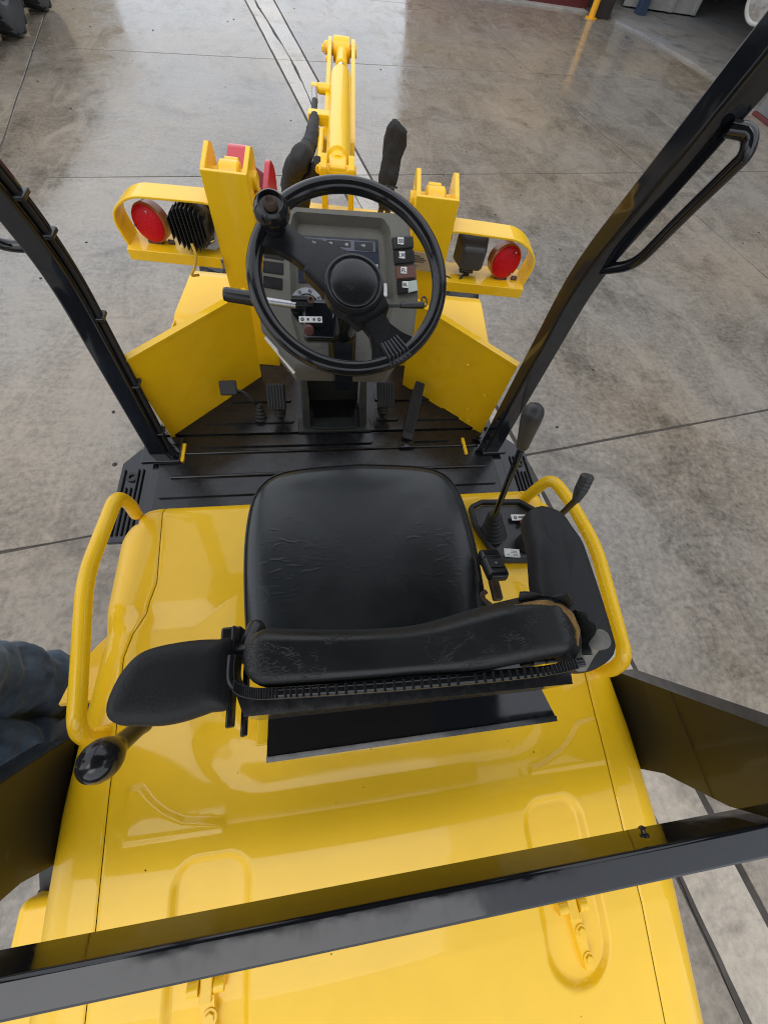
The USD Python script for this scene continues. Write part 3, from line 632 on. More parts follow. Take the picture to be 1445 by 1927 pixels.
# ---- yellow kick panels
def panel(pts_bottom, pts_top, th, mat_, name, flange=0.0):
    b0, b1 = [np.array(q, float) for q in pts_bottom]; t0, t1 = [np.array(q, float) for q in pts_top]
    nrm = norm(np.cross(b1 - b0, t0 - b0)); c = [b0, b1, t1, t0]
    return hullpts(np.array([q + s * nrm * th / 2 for q in c for s in (-1, 1)]))
kl = panel(((-0.575, 0.985, 0.872), (-0.255, 1.262, 0.872)), ((-0.585, 0.995, 1.225), (-0.235, 1.285, 1.265)), 0.012, yellow, '')
kr = panel(((0.648, 0.968, 0.872), (0.345, 1.215, 0.872)), ((0.662, 0.975, 1.225), (0.330, 1.245, 1.272)), 0.012, yellow, '')
obj('kick_panel', kl, yellow, L); 
krp = obj('kick_panel', kr, yellow, L)
# flat top lips of the panels
def lip(a, b, w=0.028):
    a, b = np.array(a, float), np.array(b, float); d = norm(b - a); s = norm(np.cross(d, (0, 0, 1)))
    return a, b, s
for a, b, sd in (((-0.585, 0.995, 1.225), (-0.235, 1.285, 1.265), -1), ((0.662, 0.975, 1.225), (0.330, 1.245, 1.272), 1)):
    a, b = np.array(a), np.array(b); d = norm(b - a); s = norm(V(-d[1] * (1 if sd < 0 else -1), d[0] * (1 if sd < 0 else -1), 0))
    if s[1] < 0: s = -s
    obj('panel_lip', hullpts(np.array([q + s * w_ + V(0, 0, z_) for q in (a, b) for w_ in (-0.007, 0.018) for z_ in (-0.004, 0.006)])), yellow, L)
for q in ((0.52, 1.055, 1.17), (0.60, 0.995, 1.08), (0.57, 1.02, 0.98), (0.585, 1.005, 0.93)):
    obj('rivet', lathe([(0, 0), (0.006, 0), (0.005, 0.004), (0, 0.005)], V(*q) + V(-0.004, -0.010, 0), (-0.6, -0.76, 0), 12), yellow, krp)

# ---- canopy frame: front pillars, roof, rear posts, cross bar
def sq_sweep(pts, w, h, up, fil=0.06, r=0.008):
    return sweep(fillet_path(pts, fil, 8), rrect(w, h, r), up)
prP = [(0.675, 0.905, 0.86), (0.705, 0.955, 1.56), (0.705, 0.87, 1.82), (0.705, 0.72, 2.30)]
plP = [(-0.600, 0.915, 0.86), (-0.625, 1.045, 1.46), (-0.625, 1.015, 1.65), (-0.625, 0.74, 2.30)]
PU = (0, 1, 0)
for P_, nm in ((plP, -1), (prP, 1)):
    pil = obj('canopy_pillar', sq_sweep(P_, 0.062, 0.062, PU, 0.10), black_paint, L)
    base = P_[0]
    obj('pillar_foot', rbb((base[0] - 0.055, base[1] - 0.055, 0.887), (base[0] + 0.075 if nm < 0 else base[0] + 0.045, base[1] + 0.05, 0.903), 0.003), black_paint, pil)
    for bx, by in ((0.055, 0.025), (0.055, -0.030)): obj('foot_bolt', bolt((base[0] + (bx if nm < 0 else -bx), base[1] + by, 0.903), r=0.012), black_paint, pil)
for x0, y0 in ((-0.520, 0.865), (0.555, 0.855)):
    obj('floor_stop', rbb((x0 - 0.006, y0, 0.886), (x0 + 0.006, y0 + 0.080, 0.897), 0.002), yellow, L)
# cable and ties down the left pillar
cb = [np.array(q) + V(0.036, -0.012, 0) for q in fillet_path(plP, 0.1, 8)]
cbl = obj('cable', cat([tube(np.array(cb) + V(0, d_, 0), 0.006, 8) for d_ in (0.0, 0.014)]), black_rubber, L)
for zt in (0.98, 1.16, 1.36, 1.56, 1.64):
    q = np.array([np.interp(zt, [a[2] for a in cb], [a[k_] for a in cb]) for k_ in (0, 1)] + [zt])
    obj('cable_tie', rbox((0.022, 0.040, 0.010), 0.003, q + V(0.003, 0.006, 0)), black_plastic, cbl)
# grab handles outside the pillars
obj('grab_handle', tube([(0.715, 0.922, 1.584), (0.745, 0.857, 1.633), (0.752, 0.817, 1.769), (0.752, 0.779, 1.866), (0.745, 0.794, 1.888), (0.712, 0.811, 1.887)], 0.0125, 14, fil=0.035), black_paint, L)
obj('grab_handle', tube([(-0.640, 1.045, 1.515), (-0.72, 1.03, 1.525), (-0.735, 1.00, 1.60), (-0.735, 0.94, 1.86), (-0.720, 0.94, 1.92), (-0.640, 0.955, 1.93)], 0.0125, 14, fil=0.04), black_paint, L)
# rear posts (wide plates leaning back) and bar
def post(x0, x1):
    lo = [(0.010, 0.98), (-0.225, 0.98)]; mid = [(-0.118, 1.386), (-0.262, 1.215)]; hi = [(-0.118, 1.386), (-0.268, 1.386)]; top = [(-0.42, 2.30), (-0.53, 2.30)]
    a = prism([(0.010, 0.86), (0.010, 1.02), (-0.118, 1.386), (-0.268, 1.386), (-0.262, 1.215), (-0.225, 1.06), (-0.225, 0.86)], x1 - x0, frame((x0, 0, 0), (0, 1, 0), (0, 0, 1)), bevel=0.003)
    b_ = prism([(-0.118, 1.384), (-0.43, 2.30), (-0.55, 2.30), (-0.268, 1.384)], x1 - x0 - 0.004, frame((x0 + 0.002, 0, 0), (0, 1, 0), (0, 0, 1)), bevel=0.003)
    return cat([a, b_])
obj('rear_post', post(0.768, 0.826), black_paint, L)
obj('rear_post', post(-0.682, -0.622), black_paint, L)
bar = obj('cross_bar', rbb((-0.74, -0.316, 1.200), (0.90, -0.271, 1.300), 0.006, 2), bar_paint, L)
obj('push_clip', cat([lathe([(0, 0), (0.009, 0), (0.008, 0.003), (0.004, 0.004), (0.004, 0.010), (0.007, 0.012), (0, 0.016)], (0.527, -0.262, 1.276), (0, 1, 0.1), 14)]), black_plastic, bar)
obj('canopy_roof', cat([rbb((-0.70, -0.62, 2.30), (0.78, 0.78, 2.345), 0.02, 2), rbb((-0.62, -0.50, 2.345), (0.70, 0.68, 2.375), 0.015, 2)]), black_paint, L)

# ---- yellow guard rails beside the deck
def rail(pts, r=0.0165): return tube(pts, r, 16, fil=0.055)
obj('guard_rail', cat([rail([(-0.535, 0.550, 1.090), (-0.514, 0.539, 1.170), (-0.514, 0.527, 1.230), (-0.540, 0.325, 1.230), (-0.507, 0.026, 1.200), (-0.520, 0.006, 1.130), (-0.526, 0.011, 1.060)]),
    lathe([(0, 0), (0.024, 0), (0.020, 0.010), (0, 0.010)], (-0.529, 0.009, 1.052), (0, 0, 1), 18)]), yellow, L)
obj('guard_rail', cat([rail([(0.614, 0.530, 1.090), (0.615, 0.524, 1.160), (0.636, 0.524, 1.230), (0.666, 0.440, 1.230), (0.688, 0.303, 1.230), (0.669, 0.032, 1.210), (0.663, 0.010, 1.150), (0.680, 0.024, 1.060)]),
    lathe([(0, 0), (0.024, 0), (0.020, 0.010), (0, 0.010)], (0.608, 0.524, 1.095), (0, 0, 1), 18)]), yellow, L)

# ---- seat
seat_poly = sg.Polygon(smooth_path([(0.075, 0.530, 0), (-0.06, 0.522, 0), (-0.128, 0.505, 0), (-0.166, 0.462, 0), (-0.182, 0.39, 0), (-0.184, 0.28, 0), (-0.170, 0.12, 0), (-0.150, 0.065, 0), (-0.10, 0.045, 0), (0.07, 0.04, 0), (0.24, 0.045, 0), (0.295, 0.068, 0), (0.312, 0.12, 0), (0.324, 0.27, 0), (0.322, 0.38, 0), (0.308, 0.455, 0), (0.274, 0.498, 0), (0.21, 0.518, 0), (0.075, 0.530, 0)], 8)[:-1, :2])
seat = obj('seat_cushion', None or (lambda m: m)(layered(seat_poly, [(0.03, 1.235), (0.012, 1.245), (0.004, 1.262), (0.000, 1.285), (0.000, 1.308), (0.003, 1.322), (0.009, 1.333), (0.018, 1.341), (0.030, 1.346), (0.06, 1.350), (0.10, 1.349), (0.14, 1.346)])), seat_vinyl, L, smooth=50)
ex = np.array(seat_poly.buffer(-0.006, quad_segs=12).exterior.coords)[:-1]
obj('piping', sweep(np.c_[ex, np.full(len(ex), 1.3305)], circle(0.0028, 8), closed=True), black_plastic, seat)
obj('seat_pan', rbb((-0.15, 0.05, 1.200), (0.285, 0.46, 1.236), 0.01), black_paint, L)
obj('seat_suspension', cat([rbb((-0.10, 0.06, 1.10), (0.235, 0.42, 1.20), 0.012), rbb((-0.16, 0.02, 1.095), (0.30, 0.46, 1.118), 0.004)]), black_rubber, L)
# backrest
def backrest():
    nx, na = 60, 40; V_ = []
    for i in range(nx):
        t = i / (nx - 1); x = -0.118 + 0.436 * t
        e = min(t, 1 - t); cap_ = math.sqrt(max(1 - max(0, 1 - e / 0.075) ** 2, 0.0004))
        top = 1.605 + 0.018 * sm((t - 0.50) / 0.35) ; th = 0.041 + 0.008 * sm((t - 0.45) / 0.3) - 0.006 * math.sin(math.pi * t)
        yc = 0.070 + 0.008 * sm((t - 0.5) / 0.4) - 0.012 * math.sin(math.pi * t) - 0.004 * t
        zb = 1.36
        for j in range(na):
            a = 2 * math.pi * j / na
            cs, sn = math.cos(a), math.sin(a); pw = 0.42
            yy_ = yc + th * cap_ * math.copysign(abs(cs) ** pw, cs) * 0.95
            zz_ = (top + zb) / 2 + (top - zb) / 2 * (0.80 + 0.2 * cap_) * math.copysign(abs(sn) ** pw, sn)
            V_.append((x, yy_ + (zz_ - 1.6) * -0.12, zz_))
    V_ = np.array(V_); f = []
    for i in range(nx - 1):
        for j in range(na):
            l = (j + 1) % na; a, b = i * na, (i + 1) * na
            f += [[a + j, b + l, a + l], [a + j, b + j, b + l]]
    k = len(V_); V_ = np.vstack([V_, V_[:na].mean(0), V_[-na:].mean(0)])
    for j in range(na):
        l = (j + 1) % na; f += [[k, j, l], [k + 1, (nx - 1) * na + l, (nx - 1) * na + j]]
    m = trimesh.Trimesh(V_, f, process=False); trimesh.repair.fix_normals(m); return m
br = obj('seat_backrest', backrest(), back_vinyl, L, smooth=60, label='cracked black backrest cushion torn open at its right end')
# torn foam and vinyl flaps at the right end
foam = displaced(sweep(smooth_path([(0.236, 0.098, 1.615), (0.266, 0.097, 1.617), (0.291, 0.091, 1.617), (0.307, 0.077, 1.614), (0.314, 0.059, 1.608), (0.315, 0.040, 1.600)], 7), circle(1, 12), (0, 0, 1), scale=np.interp(np.linspace(0, 1, 36), [0, 0.2, 0.6, 0.85, 1], [0.001, 0.004, 0.0062, 0.005, 0.001])), 0.003, 90, 3)
obj('torn_foam', foam, foam_tan, br, smooth=60)
def flap(pts, th=0.0018, seed=0):
    P = smooth_path(pts, 6); n = len(P); rs_ = np.random.RandomState(seed)
    hts = 0.004 + 0.026 * meshkit.noise(np.c_[np.arange(n) * 0.34, np.zeros(n), np.full(n, seed)]) * np.sin(np.linspace(0.25, np.pi - 0.2, n))
    out = np.gradient(P, axis=0)[:, :2]; out = np.c_[out[:, 1], -out[:, 0]]; out /= np.linalg.norm(out, axis=1, keepdims=True)
    top = P + np.c_[-out * 0.008 * (0.3 + 1.0 * meshkit.noise(np.c_[np.arange(n) * 0.21, np.zeros(n), np.full(n, seed + 9.0)]))[:, None], hts]
    a = np.vstack([P, top, P + np.c_[out * th, np.zeros(n)], top + np.c_[out * th, np.zeros(n)]]); f = []
    for i in range(n - 1):
        f += [[i, i + 1, n + i + 1], [i, n + i + 1, n + i], [2 * n + i, 3 * n + i + 1, 2 * n + i + 1], [2 * n + i, 3 * n + i, 3 * n + i + 1], [n + i, n + i + 1, 3 * n + i + 1], [n + i, 3 * n + i + 1, 3 * n + i]]
    return trimesh.Trimesh(a, f, process=False)
obj('torn_flap', flap([(0.245, 0.104, 1.610), (0.275, 0.103, 1.610), (0.301, 0.098, 1.610), (0.316, 0.087, 1.607)], seed=2), back_vinyl, br)
obj('torn_flap', flap([(0.320, 0.084, 1.604), (0.327, 0.068, 1.600), (0.329, 0.050, 1.594), (0.325, 0.029, 1.588)], seed=5), back_vinyl, br)
# rear shell with ribbed lip
shell_curve = smooth_path([(-0.128, 0.075, 1.575), (-0.126, 0.045, 1.575), (-0.104, 0.030, 1.575), (-0.05, 0.025, 1.578), (0.10, 0.018, 1.58), (0.25, 0.015, 1.582), (0.318, 0.020, 1.582)], 14)
shell = obj('backrest_shell', cat([sweep(shell_curve, rrect(0.012, 0.036, 0.005), (0, 0, 1)), hullpts([(-0.130, 0.035, 1.555), (0.322, 0.022, 1.555), (-0.120, 0.006, 1.545), (0.322, -0.004, 1.548), (-0.125, 0.02, 1.40), (0.33, 0.012, 1.40), (-0.125, 0.000, 1.42), (0.33, -0.008, 1.42)])]), wheel_gloss, L)
for q in range(62):
    k_ = int(18 + q * (len(shell_curve) - 20) / 62)
    obj('lip_rib', rbox((0.0034, 0.0128, 0.004), 0.001, shell_curve[k_] + V(0, 0, 0.0168)), wheel_gloss, shell)
rb_t = [np.array((-0.141, 0.004, 1.222)), np.array((0.419, -0.000, 1.222))]; rb_b = [np.array((-0.146, -0.068, 1.212)), np.array((0.457, -0.067, 1.212))]
obj('rear_box', cat([hullpts(rb_t + rb_b + [q + V(0, 0.05, 0.004) for q in rb_t] + [q + V(0, 0.02, -0.05) for q in rb_b]), hullpts([q + d_ for q in rb_b for d_ in (V(0, 0.004, 0.004), V(0, -0.006, 0.002), V(0, -0.006, -0.004), V(0, 0.004, -0.004))])]), black_paint, L)
obj('seat_bracket', rbb((-0.170, -0.045, 1.115), (-0.139, 0.05, 1.20), 0.004), yellow, L)
# recliner knob
obj('recline_lever', cat([sweep(smooth_path([(0.369, 0.017, 1.500), (0.370, 0.034, 1.530), (0.369, 0.048, 1.565)], 8), rrect(0.022, 0.014, 0.006), (0, 0, 1)), rbox((0.032, 0.028, 0.030), 0.012, (0.369, 0.048, 1.565), 2)]), recline_gray, L)
# armrests
armL_poly = [(-0.140, 0.096), (-0.158, 0.103), (-0.197, 0.102), (-0.235, 0.093), (-0.253, 0.073), (-0.262, 0.046), (-0.262, 0.026), (-0.252, 0.014), (-0.234, 0.010), (-0.207, 0.007), (-0.184, 0.009), (-0.160, 0.015), (-0.137, 0.023)]
def closed_smooth(p):
    p = np.c_[np.array(p), np.zeros(len(p))]; q = smooth_path(np.vstack([p[-2:], p, p[:2]]), 8)[:, :2]
    return sg.Polygon(q[16:-16]).buffer(0)
aL = layered(closed_smooth(armL_poly), [(0.016, 1.515), (0.006, 1.520), (0.001, 1.530), (0.0, 1.542), (0.002, 1.552), (0.007, 1.559), (0.014, 1.563), (0.026, 1.566)])
aL.vertices[:, 2] += (-0.14 - aL.vertices[:, 0]) * 0.30
al = obj('armrest', aL, pad_foam, L, smooth=50, label='short left armrest pad tilted up')
obj('armrest_bracket', cat([rbox((0.006, 0.125, 0.030), 0.003, (-0.1395, 0.058, 1.53)), rbox((0.006, 0.130, 0.022), 0.003, (-0.1275, 0.048, 1.505)), cyl((-0.15, 0.085, 1.52), (-0.118, 0.085, 1.52), 0.014, bev=0.002),
    hullpts(np.vstack([ball_pts(0.012, 1) + V(-0.128, 0.085, 1.52), ball_pts(0.014, 1) + V(-0.118, 0.122, 1.50)])), rbox((0.03, 0.03, 0.05), 0.004, (-0.155, 0.115, 1.47))]), black_plastic, al)
armR_poly = [(0.375, 0.286), (0.389, 0.306), (0.410, 0.316), (0.432, 0.311), (0.456, 0.293), (0.460, 0.272), (0.459, 0.215), (0.456, 0.131), (0.451, 0.061), (0.447, 0.038), (0.429, 0.021), (0.385, 0.009), (0.361, 0.022), (0.341, 0.080), (0.346, 0.164)]
ar = layered(closed_smooth(armR_poly), [(0.012, 1.450), (0.004, 1.455), (0.0, 1.464), (0.0, 1.485), (0.003, 1.494), (0.006, 1.499), (0.013, 1.503), (0.026, 1.505)])
ar.vertices[:, 2] -= 0.020 * sm((ar.vertices[:, 1] - 0.215) / 0.07)
ar_ = obj('armrest', ar, pad_foam, L, smooth=50, label='long level right armrest pad')
obj('armrest_bracket', cat([rbb((0.318, 0.03, 1.40), (0.345, 0.075, 1.452), 0.005), rbb((0.345, 0.03, 1.435), (0.38, 0.09, 1.451), 0.004)]), black_plastic, ar_)
# seat belt buckle on its stalk
bk = obj('belt_buckle', put(rbox((0.044, 0.074, 0.026), 0.009, sub=2), frame((0.331, 0.232, 1.370), (1, -0.05, 0), (0, 0.9, -0.45))), black_plastic, L)
T_ = frame((0.331, 0.232, 1.370), (1, -0.05, 0), (0, 0.9, -0.45))
obj('buckle_cap', put(rbox((0.046, 0.030, 0.029), 0.008, (0, 0.024, 0), 2), T_), wheel_gloss, bk)
obj('buckle_button', put(rbox((0.028, 0.024, 0.004), 0.001, (0, -0.008, 0.0135)), T_), black_rubber, bk)
obj('buckle_rivet', put(lathe([(0, 0), (0.0025, 0), (0.0025, 0.001), (0, 0.001)], (0, -0.008, 0.0157), seg=12), T_), steel, bk)
obj('belt_stalk', cat([rbox((0.020, 0.05, 0.018), 0.005, (0.339, 0.191, 1.335)), sweep(smooth_path([(0.316, 0.187, 1.340), (0.304, 0.178, 1.335), (0.324, 0.157, 1.330)], 6), rrect(0.010, 0.014, 0.003), (0, 0, 1))]), rust, L)

# ---- control lever console on the right deck
con_poly = roundpoly([(0.417, 0.494), (0.456, 0.510), (0.575, 0.505), (0.617, 0.471), (0.669, 0.417), (0.656, 0.308), (0.474, 0.322), (0.445, 0.365), (0.418, 0.434)], 0.014)
con = obj('lever_console', prism(con_poly.buffer(-0.008), 0.010, frame((0, 0, 1.112), (1, 0, 0), (0, 1, 0)), bevel=0.002), black_plastic, L)
ex = np.array(con_poly.exterior.coords)[:-1]
obj('rubber_edging', sweep(np.c_[ex, np.full(len(ex), 1.126)], rrect(0.014, 0.020, 0.005), closed=True), black_rubber, con)
def boot(at, top, r0, r1, n=7, sect=26):
    at, top = np.array(at, float), np.array(top, float); Lh = np.linalg.norm(top - at); prof = [(0, 0)]
    for q in range(n):
        r = r0 + (r1 - r0) * q / (n - 1)
        prof += [(r, Lh * q / n + 0.0005), (r * 1.05, Lh * (q + 0.3) / n), (r * 0.98, Lh * (q + 0.6) / n), (r * 0.82, Lh * (q + 0.8) / n)]
    prof += [(r1 * 0.7, Lh), (0, Lh)]
    return lathe(prof, at, top - at, sect)
lv = obj('control_lever', cyl((0.448, 0.424, 1.190), (0.450, 0.496, 1.425), 0.0075, 0.0085, 16), steel if False else black_paint, L)
kb, kt = np.array((0.450, 0.496, 1.425)), np.array((0.427, 0.503, 1.535))
kd = kt - kb; kl_ = np.linalg.norm(kd)
obj('lever_grip', lathe([(0, -0.004), (0.013, -0.004), (0.0145, 0.0), (0.0175, kl_ * 0.35), (0.0220, kl_ * 0.75), (0.0228, kl_ * 0.92), (0.0205, kl_ * 1.02), (0.014, kl_ * 1.09), (0.006, kl_ * 1.115), (0, kl_ * 1.12)], kb, kd, 30), knob_gray, lv)
obj('boot', boot((0.467, 0.402, 1.122), (0.450, 0.434, 1.200), 0.037, 0.019), black_rubber, lv)
lv2 = obj('control_lever', cyl((0.573, 0.368, 1.170), (0.572, 0.375, 1.375), 0.0065, 0.008, 16), black_paint, L)
kb, kt = np.array((0.571, 0.373, 1.370)), np.array((0.580, 0.406, 1.425)); kd = kt - kb; kl_ = np.linalg.norm(kd)
obj('lever_grip', lathe([(0, -0.002), (0.009, 0), (0.0145, kl_ * 0.4), (0.0150, kl_ * 0.52), (0.0138, kl_ * 0.53), (0.0150, kl_ * 0.55), (0.0150, kl_ * 0.67), (0.0138, kl_ * 0.68), (0.0150, kl_ * 0.70), (0.0150, kl_ * 0.82), (0.0138, kl_ * 0.83), (0.0150, kl_ * 0.85), (0.0150, kl_), (0.012, kl_ * 1.05), (0, kl_ * 1.06)], kb, kd, 24), knob_gray, lv2)
obj('boot', boot((0.564, 0.369, 1.122), (0.556, 0.379, 1.185), 0.032, 0.018, 6), black_rubber, lv2)
pl = np.array((0.575, 0.447, 1.123))
lp = obj('lock_plate', put(rbox((0.088, 0.020, 0.003), 0.001), frame(pl + V(0, 0, 0.012), (1, -0.06, 0), (0, 1, 0))), white_label, con)
obj('lock_slot', put(cat([rbox((0.030, 0.004, 0.0012), 0.0004, (-0.008, 0.001, 0.002)), lathe([(0.003, 0), (0.005, 0), (0.005, 0.001), (0.003, 0.001), (0.003, 0)], (-0.033, 0, 0.0016), seg=16), rbox((0.006, 0.004, 0.001), 0.0003, (-0.033, -0.004, 0.002))]), frame(pl + V(0, 0, 0.012), (1, -0.06, 0), (0, 1, 0))), ink, lp)
obj('lock_lever', hullpts(np.vstack([ball_pts(0.006, 1) * [1, 1, 0.5] + np.array((0.557, 0.430, 1.140)), ball_pts(0.007, 1) * [1, 1, 0.5] + np.array((0.585, 0.452, 1.155))])), red_plastic, con)
sk = np.array((0.508, 0.343, 1.123))
stk = obj('sticker', put(rbox((0.046, 0.026, 0.0012), 0.0004), frame(sk + V(0, 0, 0.001), (1, -0.15, 0), (0, 1, 0))), white_label, con)
obj('sticker_lines', put(cat([rbox((w_, 0.0012, 0.0008), 0.0003, (x_, y_, 0.0009)) for w_, x_, y_ in ((0.016, 0.006, 0.006), (0.020, 0.006, 0.001), (0.012, 0.010, -0.004), (0.004, -0.012, -0.006), (0.003, -0.008, -0.003), (0.014, 0.010, -0.008))]), frame(sk + V(0, 0, 0.001), (1, -0.15, 0), (0, 1, 0))), ink, stk)

# ---- ball knob lever left of the seat
bp = np.array((-0.402, -0.030, 1.300))
bl = obj('hand_lever', cyl((-0.364, 0.033, 1.100), (-0.392, 0.009, 1.245), 0.008, 0.0075, 16), steel, L)
cd = np.array((-0.384, 0.021, 1.200)) - bp; cl_ = np.linalg.norm(cd)
obj('ball_knob', lathe([(0, -0.0335), (0.012, -0.0315), (0.022, -0.026), (0.030, -0.015), (0.0335, -0.002), (0.033, 0.010), (0.029, 0.022), (0.022, 0.034), (0.0175, 0.046), (0.016, cl_ * 0.82), (0.0185, cl_ * 0.98), (0.017, cl_), (0, cl_)], bp, cd, 40), wheel_gloss, bl)

# ---- dashboard pod on its column
POD0 = V(0.06, 1.013, 1.41); PDY = norm(V(0, 0.714, 0.70)); PT = frame(POD0, (1, 0, 0), PDY)
pod2 = [(-0.120, 0.229), (0.163, 0.228), (0.195, 0.214), (0.212, 0.141), (0.227, 0.028), (0.216, -0.064), (0.199, -0.097), (0.140, -0.170), (-0.140, -0.163), (-0.183, -0.114), (-0.222, -0.069), (-0.223, -0.026), (-0.208, 0.065), (-0.191, 0.139), (-0.166, 0.187)]
pp = roundpoly(pod2, 0.012)
def cs_of(g): return m3.CrossSection([np.array(g.exterior.coords)[:-1]], m3.FillRule.EvenOdd)
top = np.array(pp.exterior.coords)[:-1]
podm = prism(pp, 0.07, frame((0, 0, -0.07), (1, 0, 0), (0, 1, 0)), bevel=0.010)
podM = m3.Manifold(m3.Mesh(np.array(podm.vertices, np.float32), np.array(podm.faces, np.uint32))) if podm.is_watertight else None
rec2 = roundpoly([(-0.111, 0.217), (0.126, 0.213), (0.145, 0.189), (0.157, 0.021), (0.125, -0.120), (-0.117, -0.120), (-0.136, -0.038), (-0.129, 0.165)], 0.018)
if podM is not None:
    c1 = cs_of(rec2.buffer(-0.014)); c0 = cs_of(rec2)
    cut = m3.Manifold.hull(c1.extrude(0.002).translate([0, 0, -0.034]) + c0.extrude(0.03).translate([0, 0, 0.0]))
    pm = (podM - cut).to_mesh(); podm = trimesh.Trimesh(pm.vert_properties[:, :3], pm.tri_verts)
low = sg.Polygon([(0.137, -0.173), (-0.140, -0.166), (-0.183, -0.114), (-0.193, 0.014), (0.209, 0.022), (0.195, -0.102)])
lows = np.array(low.exterior.coords)[:-1]
pw = lambda q, z=0.0: POD0 + V(1, 0, 0) * q[0] + PDY * q[1] + PT[:3, 2] * z
lowm = hullpts(np.vstack([[pw(q, -0.012) for q in lows], [pw(q, -0.012) + V(0, 0.03, -0.075) for q in lows]]))
pod = obj('dashboard', cat([put(podm, PT), lowm]), dash_gray, L, smooth=32)
pq = lambda pts, h, z, bev=0.001, r=0.003: put(prism(roundpoly(pts, r), h, frame((0, 0, z), (1, 0, 0), (0, 1, 0)), bevel=bev), PT)
RZ = -0.034
disp = obj('display', pq([(-0.106, 0.175), (0.115, 0.173), (0.120, 0.067), (-0.111, 0.061)], 0.004, RZ, 0.001), display_glass, pod)
obj('icon_band', pq([(-0.103, 0.170), (0.106, 0.167), (0.107, 0.142), (-0.103, 0.142)], 0.0015, RZ + 0.004, 0.0004, 0.001), display_band, disp)
for a, b_ in (((568, 440), (606, 458)), ((667, 446), (704, 463))): pass
obj('indicator_tile', pq([(-0.093, 0.168), (-0.038, 0.166), (-0.039, 0.147), (-0.093, 0.149)], 0.0012, RZ + 0.0055, 0.0004, 0.001), display_dark, disp)
obj('indicator_tile', pq([(-0.030, 0.166), (0.038, 0.165), (0.038, 0.150), (-0.029, 0.151)], 0.0012, RZ + 0.0055, 0.0004, 0.004), display_dark, disp)
obj('indicator_tile', pq([(0.048, 0.165), (0.101, 0.165), (0.100, 0.143), (0.048, 0.145)], 0.0012, RZ + 0.0055, 0.0004, 0.001), display_dark, disp)
obj('pale_panel', pq([(0.070, 0.113), (0.114, 0.112), (0.115, 0.084), (0.069, 0.082)], 0.0012, RZ + 0.004, 0.0004, 0.001), display_pale, disp)
obj('white_tag', pq([(0.100, 0.083), (0.118, 0.083), (0.118, 0.067), (0.100, 0.066)], 0.0014, RZ + 0.0045, 0.0004, 0.0006), white_label, disp)
def arrow(c, d, s):
    c = np.array(c); d = np.sign(d)
    return sg.Polygon([c + V(d * s, 0), c + V(d * 0.1 * s, 0.8 * s), c + V(d * 0.1 * s, 0.3 * s), c + V(-d * s, 0.3 * s), c + V(-d * s, -0.3 * s), c + V(d * 0.1 * s, -0.3 * s), c + V(d * 0.1 * s, -0.8 * s)])
flat = lambda g, z, h=0.0006: put(trimesh.creation.extrude_polygon(g, h, engine='earcut').apply_translation([0, 0, z]), PT)
IZ = RZ + 0.0068
obj('icons', cat([flat(arrow((-0.064, 0.158), -1, 0.006), IZ), flat(arrow((0.073, 0.156), 1, 0.006), IZ),
    flat(sg.Point((-0.016, 0.158)).buffer(0.0035).union(arrow((-0.019, 0.157), -1, 0.006)), IZ), flat(arrow((0.026, 0.157), -1, 0.005).union(sg.Point((0.028, 0.157)).buffer(0.0035)), IZ),
    flat(sg.Polygon(sg.Point((-0.039, 0.127)).buffer(0.006, quad_segs=1).exterior.coords).difference(sg.Point((-0.039, 0.127)).buffer(0.0035, quad_segs=1)), IZ - 0.0025)]), icon_mat, disp, smooth=False)
def ptext(s, at, h, z, bold=True):
    m = meshkit.text_mesh(s, h, 0.0006, bold); c = m.bounds.mean(0); m.apply_translation([-c[0] + at[0], -c[1] + at[1], z]); return put(m, PT)
obj('tag_lettering', ptext('RS', (0.109, 0.075), 0.0048, RZ + 0.006), ink, disp, smooth=False)
# rocker switches
for pts, txt, mt in (([(0.148, 0.166), (0.206, 0.171), (0.209, 0.145), (0.152, 0.138)], 'SB', black_plastic), ([(0.152, 0.134), (0.210, 0.137), (0.212, 0.110), (0.156, 0.103)], 'LW', black_plastic),
                     ([(0.158, 0.098), (0.214, 0.102), (0.217, 0.072), (0.161, 0.067)], 'FL', brown_switch), ([(0.162, 0.063), (0.219, 0.067), (0.222, 0.037), (0.165, 0.029)], 'BL', black_plastic)):
    P_ = np.array(pts); c = P_.mean(0)
    sw = obj('rocker_switch', pq(pts, 0.014, -0.002, 0.003, 0.002), mt, pod)
    if txt == 'BL': obj('pale_half', pq([c + (V(*q) - c) * V(1, 0.98) if False else q for q in [(c[0] + 0.001, P_[3][1] + 0.004), (P_[2][0], P_[2][1] + 0.0015), (P_[1][0] - 0.001, P_[1][1] - 0.001), (c[0] + 0.001, P_[0][1] - 0.001)]], 0.0152, -0.002, 0.003, 0.001), pale_switch, sw)
    lc = (P_[0] * 0.62 + P_[2] * 0.38)
    obj('switch_sticker', pq([lc + V(-0.0085, -0.0075), lc + V(0.0085, -0.0085), lc + V(0.0085, 0.0085), lc + V(-0.0085, 0.008)], 0.0012, 0.0118, 0.0003, 0.001), white_label, sw)
    obj('switch_lettering', ptext(txt, lc, 0.0085, 0.0130), ink, sw, smooth=False)
    if txt != 'BL':
        dots = [put(lathe([(0, 0), (0.0012, 0), (0.0008, 0.0008), (0, 0.001)], (lc[0] + 0.020 + dx * 0.006, lc[1] - 0.002 + dy * 0.006, 0.0118), seg=8), PT) for dx in range(2) for dy in (-1, 0, 1)]
        obj('switch_dots', cat(dots), mt, sw)
